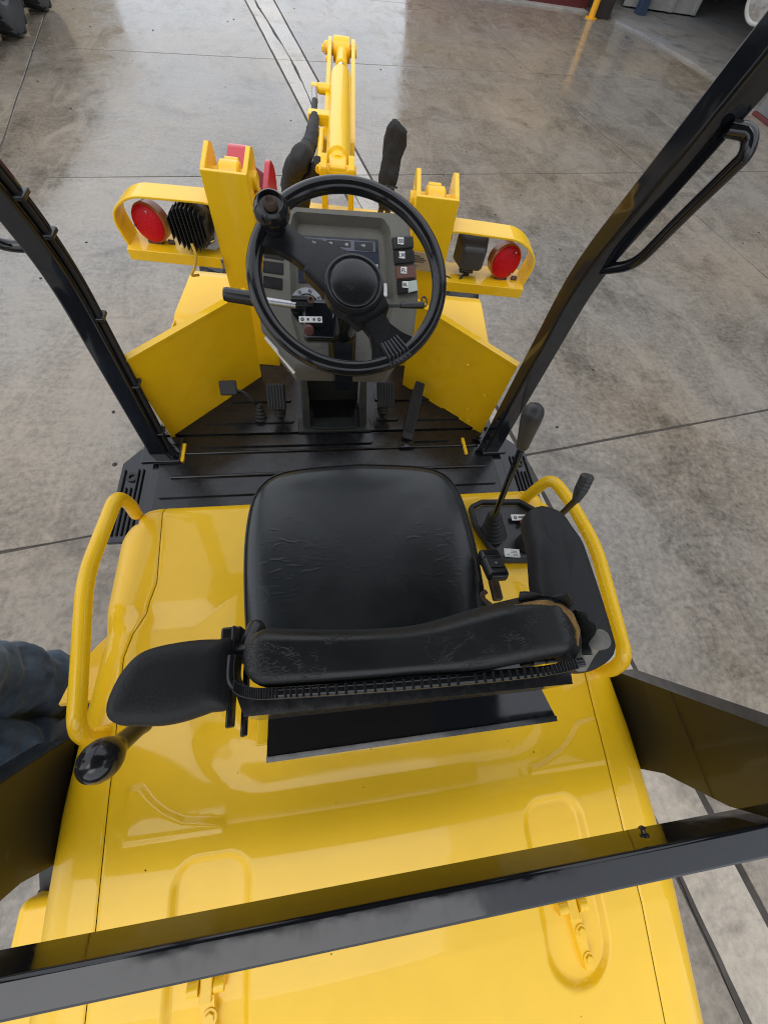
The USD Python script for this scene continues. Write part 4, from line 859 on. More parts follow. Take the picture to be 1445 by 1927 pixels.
for pts in ([(-0.191, 0.136), (-0.141, 0.131), (-0.145, 0.104), (-0.197, 0.110)], [(-0.199, 0.102), (-0.147, 0.098), (-0.149, 0.070), (-0.203, 0.075)], [(-0.202, 0.067), (-0.152, 0.061), (-0.155, 0.033), (-0.204, 0.039)]):
    obj('switch_blank', pq(pts, 0.006, -0.003, 0.002, 0.002), black_plastic, pod)
obj('card', pq([(0.113, 0.059), (0.135, 0.059), (0.136, 0.026), (0.114, 0.026)], 0.001, RZ + 0.028, 0.0003, 0.001), white_label, pod)
# warning strip down the left lower edge
wl0, wl1 = np.array((-0.219, -0.066)), np.array((-0.142, -0.167))
a3, b3 = pw(wl0, -0.016) + V(-0.006, 0, -0.004), pw(wl1, -0.016) + V(-0.006, 0, -0.004)
WT = frame((a3 + b3) / 2 + V(0.010, 0.006, -0.016), b3 - a3, np.cross(b3 - a3, norm(V(-0.8, -0.5, 0.35))))
ws = obj('warning_strip', put(rbox((np.linalg.norm(b3 - a3) * 0.98, 0.026, 0.0015), 0.0005), WT), white_label, pod)
rs2 = np.random.RandomState(9)
obj('strip_print', put(cat([rbox((rs2.uniform(0.012, 0.03), 0.0014, 0.0006), 0.0002, (-0.05 + 0.034 * (q % 4) , -0.009 + 0.0035 * (q // 4), 0.0009)) for q in range(24)]), WT), ink, ws)

# ---- column, bracket cluster, stalks
obj('steering_column', cat([tube([(0.060, 0.985, 1.33), (0.060, 0.86, 1.45), (0.060, 0.765, 1.60)], 0.030, 20), rbox((0.075, 0.07, 0.10), 0.01, (0.058, 0.905, 1.375)), hullpts([(0.035, 0.83, 1.27), (0.085, 0.83, 1.27), (0.03, 0.88, 1.25), (0.09, 0.88, 1.25), (0.035, 0.87, 1.40), (0.085, 0.87, 1.40), (0.03, 0.93, 1.36), (0.09, 0.93, 1.36)])]), black_paint, L)
cl = obj('direction_lever_housing', cat([put(rbox((0.085, 0.10, 0.040), 0.012, sub=2), frame((0.000, 0.913, 1.430), (1, 0, 0), (0, 0.8, 0.6))), put(lathe([(0, 0), (0.044, 0), (0.046, 0.006), (0.044, 0.022), (0, 0.026)], seg=36), frame((-0.028, 0.952, 1.440), (1, 0, 0), (0, 0.80, 0.60)))]), black_paint, L)
HT = frame(np.array((-0.028, 0.952, 1.440)), (1, 0, 0), (0, 0.80, 0.60))
arc_ = sg.Point(0, 0).buffer(0.040).difference(sg.Point(0, 0).buffer(0.027)).intersection(sg.Polygon([(-0.05, 0.012), (-0.02, 0.06), (0.06, 0.06), (0.055, 0.012), (0, 0.0)]))
obj('dial_label', put(trimesh.creation.extrude_polygon(max(getattr(arc_, 'geoms', [arc_]), key=lambda g: g.area), 0.001, engine='earcut').apply_translation([0, 0, 0.0262]), HT), icon_mat, cl, smooth=False)
fnr = []
for s_, a_ in (('F', 0.5), ('N', 1.3), ('R', 2.1)):
    m = meshkit.text_mesh(s_, 0.009, 0.0006, True); c = m.bounds.mean(0); m.apply_translation([-c[0], -c[1], 0]); m.apply_transform(rotation_matrix(a_ - math.pi / 2, [0, 0, 1])); m.apply_translation([0.0335 * math.cos(a_), 0.0335 * math.sin(a_), 0.0274]); fnr.append(m)
obj('dial_lettering', put(cat(fnr), HT), ink, cl, smooth=False)
obj('clamp_block', put(cat([rbox((0.055, 0.026, 0.026), 0.003, (-0.012, 0.002, 0.036)), rbox((0.05, 0.004, 0.006), 0.001, (-0.014, 0.004, 0.050))]), HT), black_plastic, cl)
obj('clamp_screw', put(lathe([(0, 0), (0.0085, 0), (0.009, 0.012), (0.005, 0.013), (0.004, 0.008), (0, 0.008)], (0.010, 0.002, 0.048), seg=20), HT), rust, cl)
SZ = np.array((-0.021, 0.887, 1.455))
ST = frame(SZ, (1, 0, 0), (0, 0.80, 0.60))
lb = obj('symbol_plate', put(rbox((0.058, 0.015, 0.003), 0.001), ST), white_label, cl)
obj('symbols', put(cat([lathe([(0.002, 0), (0.0042, 0), (0.0042, 0.001), (0.002, 0.001), (0.002, 0)], (x_, 0, 0.0014), seg=14) for x_ in (-0.021, 0.021)] + [rbox((0.005, 0.006, 0.001), 0.0004, (x_, 0, 0.0018)) for x_ in (-0.007, 0.008)]), ST), ink, lb)
kn0 = np.array((-0.027, 0.884, 1.440)); kn1 = np.array((-0.033, 0.857, 1.425))
obj('pull_knob', lathe([(0, 0), (0.005, 0), (0.005, 0.02), (0.012, 0.026), (0.013, 0.036), (0.011, 0.041), (0, 0.042)], kn0, V(0.0, -0.75, 0.25), 24), brown_knob, cl)
dl = obj('direction_lever', cyl((-0.056, 0.920, 1.470), (-0.156, 0.934, 1.475), 0.0085, seg=16), steel, L)
g0, g1 = np.array((-0.151, 0.933, 1.475)), np.array((-0.229, 0.943, 1.480)); gd = g1 - g0; gl = np.linalg.norm(gd)
obj('lever_grip', lathe([(0, 0), (0.016, 0), (0.0175, 0.006), (0.0165, gl * 0.4), (0.0165, gl * 0.9), (0.0145, gl * 0.99), (0, gl)], g0, gd, 24), black_plastic, dl)
ts = obj('turn_signal_stalk', tube([(0.153, 0.944, 1.460), (0.198, 0.950, 1.455), (0.232, 0.959, 1.450)], 0.005, 10), black_plastic, L)
t0, t1 = np.array((0.219, 0.955, 1.452)), np.array((0.288, 0.970, 1.445)); td = t1 - t0; tl = np.linalg.norm(td)
obj('stalk_grip', lathe([(0, 0), (0.0065, 0), (0.0085, tl * 0.5), (0.0095, tl * 0.95), (0.008, tl), (0, tl)], t0, td, 20), black_plastic, ts)
obj('stalk_boot', boot((0.141, 0.940, 1.462), (0.179, 0.945, 1.458), 0.019, 0.012, 3, 20), black_rubber, ts)
kyp = obj('ignition_key', sweep(np.c_[circle(0.012, 24) * [0.7, 1.25], np.zeros(24)], rrect(0.004, 0.005, 0.0015), closed=True).apply_transform(frame(np.array((0.312, 1.052, 1.400)), (1, 0, 0), (0, 0.9, 0.43))), black_plastic, L)
# data plate on the right tower
# ---- steering wheel
W0 = V(0.062, 0.732, 1.66); WN = norm(V(0, -0.454, 0.891)); WY = norm(V(0, 0.891, 0.454)); WT_ = frame(W0, (1, 0, 0), WY)
R_, rr_ = 0.176, 0.0142
sw = obj('steering_wheel', put(sweep(np.c_[circle(R_, 96), np.zeros(96)], circle(1, 18) * [rr_, rr_ * 1.05], closed=True), WT_), wheel_gloss, L, smooth=True)
wq = lambda g, h, z, bev, r=0.004: put(prism(g if isinstance(g, sg.Polygon) else roundpoly(g, r), h, frame((0, 0, z), (1, 0, 0), (0, 1, 0)), bevel=bev), WT_)
hubc = np.array((0.002, -0.015))
k1, k2 = np.array((-0.147, 0.083)), np.array((0.079, -0.148))
d1 = norm(k1 - hubc); n1 = V(-d1[1], d1[0]); d2 = norm(k2 - hubc); n2 = V(-d2[1], d2[0])
def ext(c, d):      # distance from c along d to the rim circle
    b = c @ d; return -b + math.sqrt(b * b - (c @ c - R_ ** 2))
e1, e2 = ext(hubc, d1), ext(hubc, d2)
def spoke(d, n, e, fl_):
    w0, w1 = 0.034, 0.023
    arm_ = sg.Polygon([hubc + d * 0.0 + n * w0, hubc + d * e * 0.62 + n * w1, hubc + d * e * 0.78 + n * fl_[0], hubc + d * (e - 0.006) + n * fl_[1], hubc + d * (e + 0.010) + n * fl_[1], hubc + d * (e + 0.010) - n * fl_[1], hubc + d * (e - 0.006) - n * fl_[1], hubc + d * e * 0.78 - n * fl_[0], hubc + d * e * 0.62 - n * w1, hubc - n * w0])
    return arm_.intersection(sg.Point(0, 0).buffer(R_ + 0.002, quad_segs=32)).buffer(0.010).buffer(-0.020).buffer(0.010)
disc = spoke(d1, n1, e1, (0.026, 0.046)); disc2 = spoke(d2, n2, e2, (0.034, 0.056))
slot = lambda d, n, e, s: sg.LineString([hubc + d * e * 0.80 + n * 0.0 * s, hubc + d * (e - 0.022) + n * s * 0.046]).buffer(0.006)
s1 = obj('spoke', wq(max(getattr(disc.difference(sg.LineString([hubc + d1 * (e1 - 0.030) - n1 * -0.012, hubc + d1 * (e1 - 0.022) + n1 * 0.050]).buffer(0.005)), 'geoms', [disc]), key=lambda g: g.area), 0.020, -0.012, 0.006), black_plastic, sw)
s2 = obj('spoke', wq(disc2, 0.020, -0.012, 0.006), black_plastic, sw)
bar_ = sg.Polygon([hubc + d1 * 0.078 + n1 * 0.030, hubc + d1 * 0.078 - n1 * 0.030, hubc - n1 * 0.046, hubc + d2 * 0.072 - n2 * -0.032, hubc + d2 * 0.072 - n2 * 0.032, hubc + n1 * 0.046]).convex_hull
obj('hub_cover', wq(bar_.buffer(0.006), 0.030, -0.014, 0.010), black_plastic, sw)
obj('hub_cover', wq(sg.Point(hubc + V(0.004, -0.010)).buffer(0.057, quad_segs=24), 0.033, -0.012, 0.010), black_plastic, sw)
horn = np.c_[circle(1, 64)]
hubd = hubc + V(0.004, -0.010)
ht = frame(W0 + V(1, 0, 0) * hubd[0] + WY * hubd[1] + WN * 0.021, (1, 0, 0), WY)
hm = lathe(1.10 * np.array([(0, 0.010), (0.012, 0.0098), (0.025, 0.0085), (0.034, 0.006), (0.0395, 0.0035), (0.041, 0.001), (0.0405, 0.0), (0.043, 0.0), (0.046, 0.002), (0.050, 0.0005), (0.050, -0.006), (0, -0.006)]) * [1, 0.85], seg=56); 
obj('horn_pad', put(hm, ht), black_plastic, sw)
obj('horn_mark', put(trimesh.creation.extrude_polygon(sg.Polygon([(-0.005, 0.002), (-0.002, 0.002), (0.004, 0.004), (0.004, -0.004), (-0.002, -0.002), (-0.005, -0.002)]).difference(sg.Polygon([(-0.004, 0.001), (-0.002, 0.001), (0.003, 0.0025), (0.003, -0.0025), (-0.002, -0.001), (-0.004, -0.001)])), 0.0006, engine='earcut').apply_transform(rotation_matrix(-0.5, [0, 0, 1])).apply_translation([-0.008, -0.014, 0.0088]), ht), knob_gray, sw, smooth=False)
# ribs of the grip on the lower right spoke
a0 = math.atan2(k2[1], k2[0])
for q in range(6):
    a = a0 - 0.11 + q * 0.046; c_ = V(math.cos(a), math.sin(a)) * (R_ - 0.004)
    P_ = np.array([[*(V(math.cos(a), math.sin(a)) * (R_ + 0.011)), 0.007], [*(c_), 0.0120], [*(V(math.cos(a), math.sin(a)) * (R_ - 0.034)), 0.0060]])
    obj('grip_rib', put(tube(P_, 0.0040, 8, smooth=6), WT_), black_plastic, sw)
# spinner knob
ka = np.array((-0.133, 0.080))
kT = W0 + V(1, 0, 0) * ka[0] + WY * ka[1]
kb_ = obj('spinner_knob', lathe([(0, 0.004), (0.018, 0.004), (0.020, 0.012), (0.019, 0.022), (0.025, 0.030), (0.0305, 0.042), (0.031, 0.052), (0.027, 0.062), (0.0215, 0.067), (0.0205, 0.0665), (0.0195, 0.061), (0, 0.060)], kT, WN, 40), wheel_gloss, sw)
obj('knob_bolt', lathe([(0, 0.060), (0.0125, 0.060), (0.0120, 0.066), (0.0085, 0.071), (0.0075, 0.070), (0.0055, 0.067), (0, 0.066)], kT, WN, 24), rust, kb_)

# ---- pedals
def pedal(c, w_, h_, tilt, ribs_=7, vertical=True):
    T = frame(c, (1, 0, 0), (0, math.cos(tilt), math.sin(tilt)))
    return T
for c, nm in (((-0.174, 1.063, 1.005), 0), ((0.240, 1.069, 1.005), 1)):
    T = frame(c, (1, 0.0, 0), (0, 0.75, 0.66))
    pd_ = obj('pedal', put(rbox((0.068, 0.096, 0.014), 0.006, sub=2), T), black_rubber, L)
    for q in range(6): obj('pedal_rib', put(rbox((0.0055, 0.084, 0.006), 0.002, (-0.0265 + q * 0.0106, 0, 0.008)), T), black_rubber, pd_)
    c = np.array(c)
    obj('pedal_arm', tube([c + V(0, 0.01, -0.008), c + V(0.0, 0.03, -0.05), c + V(0.0, 0.0, -0.11)], 0.010, 12), black_paint, pd_)
    obj('pedal_boot', boot(c + V(0, 0.012, -0.118), c + V(0, 0.02, -0.05), 0.026, 0.017, 5, 20), black_rubber, pd_)
a0_, a1_ = np.array((0.317, 0.928, 0.905)), np.array((0.387, 1.135, 1.000))
T = frame((a0_ + a1_) / 2, np.cross(a1_ - a0_, V(0.05, -0.6, 0.8)), a1_ - a0_); Lp = np.linalg.norm(a1_ - a0_)
ac = obj('accelerator_pedal', put(prism(roundpoly([(-0.022, -Lp / 2), (0.022, -Lp / 2), (0.021, Lp * 0.28), (0.019, Lp / 2), (-0.019, Lp / 2), (-0.021, Lp * 0.28)], 0.006), 0.012, bevel=0.003), T), black_rubber, L)
for q in range(6): obj('pedal_rib', put(rbox((0.0035, Lp * 0.86, 0.004), 0.001, (-0.0145 + q * 0.0058, 0.01, 0.0135)), T), black_rubber, ac)
obj('pedal_hinge', cat([rbb(a0_ + V(-0.030, -0.035, -0.024), a0_ + V(0.032, 0.005, -0.004), 0.004), bolt(a0_ + V(-0.016, -0.018, -0.004), r=0.007, h=0.006), bolt(a0_ + V(0.016, -0.018, -0.004), r=0.007, h=0.006)]), black_paint, ac)
c = np.array((-0.340, 1.086, 1.030))
bp_ = obj('brake_pedal', put(rbox((0.060, 0.052, 0.012), 0.005, sub=2), frame(c, (1, 0.05, 0), (0, 0.8, 0.6))), black_rubber, L)
obj('pedal_rod', tube([c + V(0.01, 0.0, -0.01), c + V(0.05, 0.01, -0.035), (-0.260, 1.072, 0.970), (-0.252, 1.087, 0.930)], 0.007, 12, fil=0.02), black_paint, bp_)
obj('pedal_boot', boot((-0.249, 1.049, 0.897), (-0.245, 1.077, 0.955), 0.026, 0.014, 5, 20), black_rubber, bp_)
# column pedestal
pdl = obj('column_pedestal', cat([hullpts([(-0.085, 1.005, 0.89), (-0.055, 1.0, 0.89), (-0.055, 1.10, 1.32), (-0.075, 1.14, 1.32), (-0.075, 1.20, 0.89), (-0.085, 1.20, 0.89)]), hullpts([(0.165, 1.005, 0.89), (0.135, 1.0, 0.89), (0.135, 1.10, 1.32), (0.155, 1.14, 1.32), (0.155, 1.20, 0.89), (0.165, 1.20, 0.89)]),
    rbb((-0.06, 1.14, 0.88), (0.14, 1.17, 1.30), 0.004), rbb((-0.105, 0.985, 0.884), (0.185, 1.22, 0.8985), 0.004)]), simple('dark_green_gray_paint', (0.022, 0.026, 0.024), 0.4, var=0.3, vscale=15), L)
weld = [smooth_path([(-0.056, 1.12, 0.902), (-0.052, 1.02, 0.902), (-0.02, 0.998, 0.902), (0.10, 0.998, 0.902), (0.132, 1.02, 0.902), (0.136, 1.12, 0.902)], 12)]
obj('weld_bead', sweep(weld[0], circle(0.005, 8), (0, 0, 1), scale=1 + 0.25 * np.sin(np.arange(len(weld[0])) * 2.1)), black_rubber, pdl)

# ---- articulated front frame, turned a few degrees to the right
FT = frame((0.062, 1.36, 0), (math.cos(math.radians(-6.5)), math.sin(math.radians(-6.5)), 0), (-math.sin(math.radians(-6.5)), math.cos(math.radians(-6.5)), 0))
F = lambda m: put(m, FT)
fp = lambda x, y, z: (FT @ np.array([x, y, z, 1.0]))[:3]
obj('front_frame', F(cat([rbb((-0.26, 0.20, 0.55), (0.26, 0.95, 1.08), 0.02), rbb((-0.36, 0.30, 1.04), (0.36, 0.52, 1.13), 0.012), rbb((-0.20, -0.10, 0.45), (0.20, 0.25, 0.95), 0.02)])), yellow, L)
for s in (-1, 1):
    x0, x1 = (0.247, 0.378) if s > 0 else (-0.378, -0.247)
    tw = obj('arm_tower', F(cat([rbb((x0, 0.0, 0.62), (x1, 0.012, 1.545), 0.003),
        prism(roundpoly([(0.012, 0.62), (0.35, 0.62), (0.30, 1.00), (0.150, 1.30), (0.135, 1.560), (0.105, 1.572), (0.012, 1.545)], 0.010), 0.013, frame((x0, 0, 0), (0, 1, 0), (0, 0, 1)), bevel=0.003),
        prism(roundpoly([(0.012, 0.62), (0.35, 0.62), (0.30, 1.00), (0.150, 1.30), (0.135, 1.560), (0.105, 1.572), (0.012, 1.545)], 0.010), 0.013, frame((x1 - 0.013, 0, 0), (0, 1, 0), (0, 0, 1)), bevel=0.003)])), yellow, L)
    obj('pivot_pin', F(cat([cyl((x0 - 0.012, 0.080, 1.500), (x1 + 0.012, 0.080, 1.500), 0.024, bev=0.003), cyl((x0 + 0.035, 0.080, 1.500), (x1 - 0.035, 0.080, 1.500), 0.042, bev=0.005)])), yellow, tw)
    obj('pin_lock', F(cat([put(sweep(np.c_[circle(0.034, 32), np.zeros(32)], circle(0.006, 8), closed=True), frame(((x0 - 0.004) if s > 0 else (x1 + 0.004), 0.09, 1.44), (0, 1, 0), (0, 0, 1))), rbox((0.014, 0.05, 0.016), 0.004, ((x0 - 0.004) if s > 0 else (x1 + 0.004), 0.085, 1.40))])), yellow, tw)
    for zb in (1.42, 1.28): obj('tower_bolt', F(bolt(((x1 if s > 0 else x0), 0.05, zb), (s, 0, 0), 0.011, 0.012)), yellow, tw)
    # loader arm running down and forwards from the tower
    xa = (x0 + x1) / 2
    obj('loader_arm', F(prism(roundpoly([(0.05, 1.47), (0.12, 1.545), (0.16, 1.50), (0.55, 1.02), (1.45, 0.55), (1.62, 0.34), (1.50, 0.28), (1.30, 0.42), (0.50, 0.84)], 0.02), 0.04, frame((xa - 0.02, 0, 0), (0, 1, 0), (0, 0, 1)), bevel=0.004)), yellow, L)
    # lamp bracket: tray, strap
    xi, xo = s * 0.378, s * 0.675
    lo, hi = sorted((xi, xo))
    obj('lamp_tray', F(cat([rbb((lo, -0.015, 1.308), (hi, 0.100, 1.314), 0.002), rbb((lo, -0.019, 1.280), (hi, -0.013, 1.314), 0.002), rbb((lo, 0.098, 1.27), (hi, 0.104, 1.314), 0.002)])), yellow, L)
    P = fillet_path([(xi, 0.045, 1.458), (s * 0.40, 0.045, 1.460), (s * 0.615, 0.045, 1.455), (s * 0.690, 0.045, 1.40), (s * 0.672, 0.045, 1.303)], 0.06, 10)
    obj('lamp_guard', F(sweep(P, rrect(0.085, 0.007, 0.002), (0, 0, 1))), yellow, L)
    # round red tail lamp
    c = V(s * 0.595, 0.030, 1.372)
    tl_ = obj('tail_lamp', F(lathe([(0, 0.0), (0.052, 0.0), (0.056, 0.006), (0.055, 0.036), (0.046, 0.046), (0, 0.046)], c, (-0.24 * s, 1, -0.10), 40)), orange_rim, L)
    obj('red_lens', F(lathe([(0, -0.014), (0.030, -0.0125), (0.044, -0.009), (0.0515, -0.003), (0.0525, 0.004), (0, 0.004)], c, (-0.24 * s, 1, -0.10), 40)), red_lens, tl_)
    for a in (1.2, 3.3, 5.4): obj('lens_screw', F(lathe([(0, -0.013), (0.003, -0.012), (0.003, -0.006), (0, -0.006)], c + V(0.040 * math.cos(a), 0, 0.040 * math.sin(a)), (-0.24 * s, 1, -0.10), 10)), steel, tl_)
    obj('lamp_foot', F(cat([rbox((0.045, 0.03, 0.012), 0.003, (c[0], 0.040, 1.318)), rbox((0.02, 0.012, 0.014), 0.002, (c[0] + 0.05, 0.035, 1.318))])), rust, tl_)
# finned work lamp on the left tray
c = V(-0.452, 0.035, 1.388)
wl_ = obj('work_lamp', F(lathe([(0, -0.008), (0.052, -0.008), (0.058, 0.0), (0.060, 0.060), (0.064, 0.064), (0.064, 0.078), (0.055, 0.080), (0, 0.080)], c + V(0, -0.03, 0), (0.05, 1, -0.15), 40)), black_plastic, L, label='round finned work lamp')
for q in range(10):
    x_ = -0.054 + q * 0.012; hh = math.sqrt(max(0.062 ** 2 - x_ ** 2, 1e-5))
    obj('cooling_fin', F(rbox((0.0035, 0.052, 2 * hh), 0.0015, c + V(x_, -0.036, 0.004))), black_plastic, wl_)
ub = [(c[0] - 0.066, c[1] + 0.01, c[2] + 0.005), (c[0] - 0.064, c[1] - 0.002, c[2] - 0.055), (c[0] - 0.03, c[1] - 0.006, c[2] - 0.076), (c[0] + 0.03, c[1] - 0.006, c[2] - 0.076), (c[0] + 0.064, c[1] - 0.002, c[2] - 0.055), (c[0] + 0.066, c[1] + 0.01, c[2] + 0.005)]
obj('lamp_yoke', F(sweep(fillet_path(ub, 0.03), rrect(0.022, 0.004, 0.0015), (0, 1, 0))), steel, wl_)
obj('lamp_wire', F(tube([c + V(0.0, -0.065, -0.03), c + V(0.005, -0.075, -0.06), c + V(-0.012, -0.070, -0.10), c + V(-0.035, -0.062, -0.135), c + V(-0.03, -0.02, -0.16)], 0.0045, 10, smooth=8)), wire_yellow, wl_)
# smooth rectangular work lamp on the right tray
c = V(0.468, 0.040, 1.385)
wr_ = obj('work_lamp', F(displaced(hullpts(np.vstack([ball_pts(0.016, 2) + c + q for q in [V(x_, y_, z_) for x_ in (-0.038, 0.038) for z_ in (-0.030, 0.030) for y_ in (0.03,)] + [V(x_, -0.028, z_) for x_ in (-0.026, 0.026) for z_ in (-0.024, 0.022)]])), 0.0, 1)), knob_gray, L, label='smooth boxy work lamp', smooth=50)
obj('lamp_yoke', F(cat([rbox((0.05, 0.024, 0.012), 0.004, c + V(-0.004, -0.004, -0.056)), rbox((0.020, 0.020, 0.03), 0.004, c + V(0, -0.004, -0.066))])), black_paint, wr_)
obj('lamp_wire', F(tube([c + V(-0.01, -0.02, -0.06), c + V(-0.035, -0.04, -0.078), c + V(-0.07, -0.03, -0.072), c + V(-0.088, 0.0, -0.080)], 0.004, 8, smooth=8)), black_rubber, wr_)
# front mudguards and tyres
for s in (-1, 1):
    P = np.array([(s * 0.565, 0.00, 0.74), (s * 0.565, 0.065, 0.955), (s * 0.565, 0.11, 0.985), (s * 0.565, 0.40, 0.985), (s * 0.565, 0.46, 0.96)])
    obj('front_mudguard', F(cat([sweep(fillet_path(P, 0.02, 6), rrect(0.225, 0.008, 0.002), (0, 0, 1)), rbb((s * 0.565 - 0.1125, 0.04, 0.85), (s * 0.565 - 0.1065, 0.44, 0.978), 0.002), rbb((s * 0.565 + 0.1065, 0.04, 0.85), (s * 0.565 + 0.1125, 0.44, 0.978), 0.002)])), yellow, L)
    t = obj('tyre', F(put(tyre_mesh(0.44, 0.31, 16), frame((s * 0.585, 0.60, 0.44), (s, 0, 0), (0, s, 0)))), tyre_mat, L)
    obj('wheel_rim', F(put(rim_mesh(0.31), frame((s * 0.585, 0.60, 0.44), (s, 0, 0), (0, s, 0)))), yellow, t)
obj('axle', F(cyl((-0.5, 0.60, 0.44), (0.5, 0.60, 0.44), 0.07)), black_paint, L)
obj('data_plate', put(cat([rbb((-0.045, -0.001, -0.03), (0.045, 0.002, 0.03), 0.001)]), frame((0.363, 1.312, 1.368), (0.99, -0.11, 0), (0.11, 0.99, 0))), tan_label, L)
obj('plate_print', put(cat([rbb((-0.038, -0.0018, z_), (-0.038 + w_, -0.0011, z_ + 0.003), 0.0002) for z_, w_ in ((0.016, 0.02), (0.010, 0.032), (0.004, 0.04), (-0.002, 0.034), (-0.014, 0.014))]), frame((0.363, 1.312, 1.368), (0.99, -0.11, 0), (0.11, 0.99, 0))), ink, L)

# ---- bucket cylinder with its two-plate boom
f0, f1 = np.array((0.101, 1.822, 1.400)), np.array((0.186, 2.950, 1.460))
cd = norm(f1 - f0); cs = norm(np.cross(cd, (0, 0, 1))); cu = np.cross(cs, cd); LC = np.linalg.norm(f1 - f0)
CT = frame(f0, cd, cu)                    # local x along, y up, z sideways
obj('boom_plate', put(cat([prism(roundpoly([(0.25, -0.16), (0.30, -0.02), (LC - 0.02, 0.035), (LC + 0.045, 0.030), (LC + 0.060, -0.01), (LC + 0.02, -0.05), (0.6, -0.22)], 0.02), 0.018, frame((0, 0, z_), (1, 0, 0), (0, 1, 0)), bevel=0.004) for z_ in (0.048,)]), CT), yellow, L)
obj('boom_plate', put(cat([prism(roundpoly([(0.25, -0.16), (0.30, -0.02), (LC - 0.02, 0.035), (LC + 0.045, 0.030), (LC + 0.060, -0.01), (LC + 0.02, -0.05), (0.6, -0.22)], 0.02), 0.018, frame((0, 0, z_), (1, 0, 0), (0, 1, 0)), bevel=0.004) for z_ in (-0.066,)]), CT), yellow, L)
bc = obj('bucket_cylinder', put(cat([lathe([(0, 0.05), (0.030, 0.05), (0.036, 0.075), (0.046, 0.080), (0.0475, 0.085), (0.0475, 0.80), (0.044, 0.815), (0.030, 0.82), (0, 0.82)], (0, 0, 0), (1, 0, 0), 40)]), CT), yellow, L)
obj('piston_rod', put(cyl((0.81, 0, 0), (LC - 0.18, 0, 0), 0.021, seg=28), CT), chrome, bc)
obj('rod_eye', put(cat([cyl((LC - 0.20, 0, 0), (LC - 0.02, 0, 0), 0.028, seg=28, bev=0.003), cyl((LC, 0, -0.042), (LC, 0, 0.042), 0.045, bev=0.004), cyl((LC, 0, -0.085), (LC, 0, 0.075), 0.024, bev=0.003)]), CT), yellow, bc)
obj('pin_bolt', put(cat([bolt((LC - 0.01, 0.0, -0.087), (0, 0, -1), 0.014, 0.012), bolt((LC - 0.10, -0.01, -0.068), (0, 0, -1), 0.010, 0.010)]), CT), yellow, bc)
obj('clevis', put(cat([prism(roundpoly([(-0.05, -0.40), (0.12, -0.40), (0.055, 0.0), (0.045, 0.035), (0, 0.05), (-0.045, 0.03)], 0.015), 0.022, frame((0, 0, z_), (1, 0, 0), (0, 1, 0)), bevel=0.004) for z_ in (0.040, -0.062)] + [cyl((0, 0, -0.07), (0, 0, 0.07), 0.022, bev=0.002), rbox((0.10, 0.05, 0.072), 0.012, (0.03, 0, 0), 2)]), CT), yellow, bc)
obj('port_block', put(cat([cyl((0.66, 0.005, -0.045), (0.66, 0.005, -0.098), 0.019, bev=0.002), bolt((0.66, 0.005, -0.088), (0, 0, -1), 0.016, 0.022, False), rbox((0.03, 0.03, 0.03), 0.006, (0.66, 0.005, -0.115))]), CT), yellow, bc)
obj('hose_bracket', put(cat([rbox((0.045, 0.018, 0.09), 0.004, (0.40, 0.012, -0.085)), rbox((0.014, 0.034, 0.09), 0.003, (0.385, 0.0, -0.085))]), CT), yellow, bc)
obj('feed_pipe', put(cyl((0.02, -0.01, -0.075), (0.30, 0.0, -0.072), 0.012, seg=14), CT), yellow, bc)
obj('hose_fitting', put(cyl((0.65, 0.005, -0.115), (0.53, 0.005, -0.108), 0.0125, 0.0135, seg=18), CT), steel, bc)
cl3 = lambda x, y, z: (CT @ np.array([x, y, z, 1.0]))[:3]
hs = obj('hydraulic_hose', tube([cl3(0.54, 0.005, -0.108), cl3(0.45, 0.005, -0.108), cl3(0.38, 0.005, -0.108)], 0.0125, 14, smooth=5), black_rubber, L)
def sleeve(pts, rads, seed=0, n=14):
    P = smooth_path(pts, n); rr = np.interp(np.linspace(0, 1, len(P)), np.linspace(0, 1, len(rads)), rads)
    m = sweep(P, circle(1, 36), (0.02, 0.1, 1), scale=rr); m = displaced(m, 0.006, 30, seed); cr_ = np.abs(meshkit.fbm(m.vertices * 60 + 11, 3, seed + 3) - 0.5) * 2
    m.vertices = m.vertices + m.vertex_normals * (0.0055 * (cr_ - 0.25))[:, None]; return m
obj('hose_sleeve', sleeve([cl3(0.39, 0.004, -0.105), cl3(0.25, 0.0, -0.108), cl3(0.14, -0.005, -0.125), (-0.039, 1.903, 1.400), (-0.078, 1.967, 1.320), (-0.098, 2.064, 1.200), (-0.128, 2.162, 1.050)], [0.020, 0.027, 0.031, 0.040, 0.040, 0.040, 0.038], 3), hose_mat, L, smooth=60)
obj('hose_sleeve', sleeve([(0.027, 1.869, 1.410), (0.018, 1.905, 1.370), (-0.014, 1.949, 1.320), (-0.041, 2.023, 1.240), (-0.069, 2.105, 1.080)], [0.017, 0.024, 0.032, 0.038, 0.038], 8), hose_mat, L, smooth=60)
hb = smooth_path([(-0.065, 1.869, 1.400), (-0.092, 1.936, 1.340), (-0.109, 2.012, 1.260)], 6)
obj('hose_clip', tube([(-0.108, 1.988, 1.270), (-0.082, 1.969, 1.285), (-0.066, 2.003, 1.270)], 0.005, 8, smooth=4), black_plastic, L)
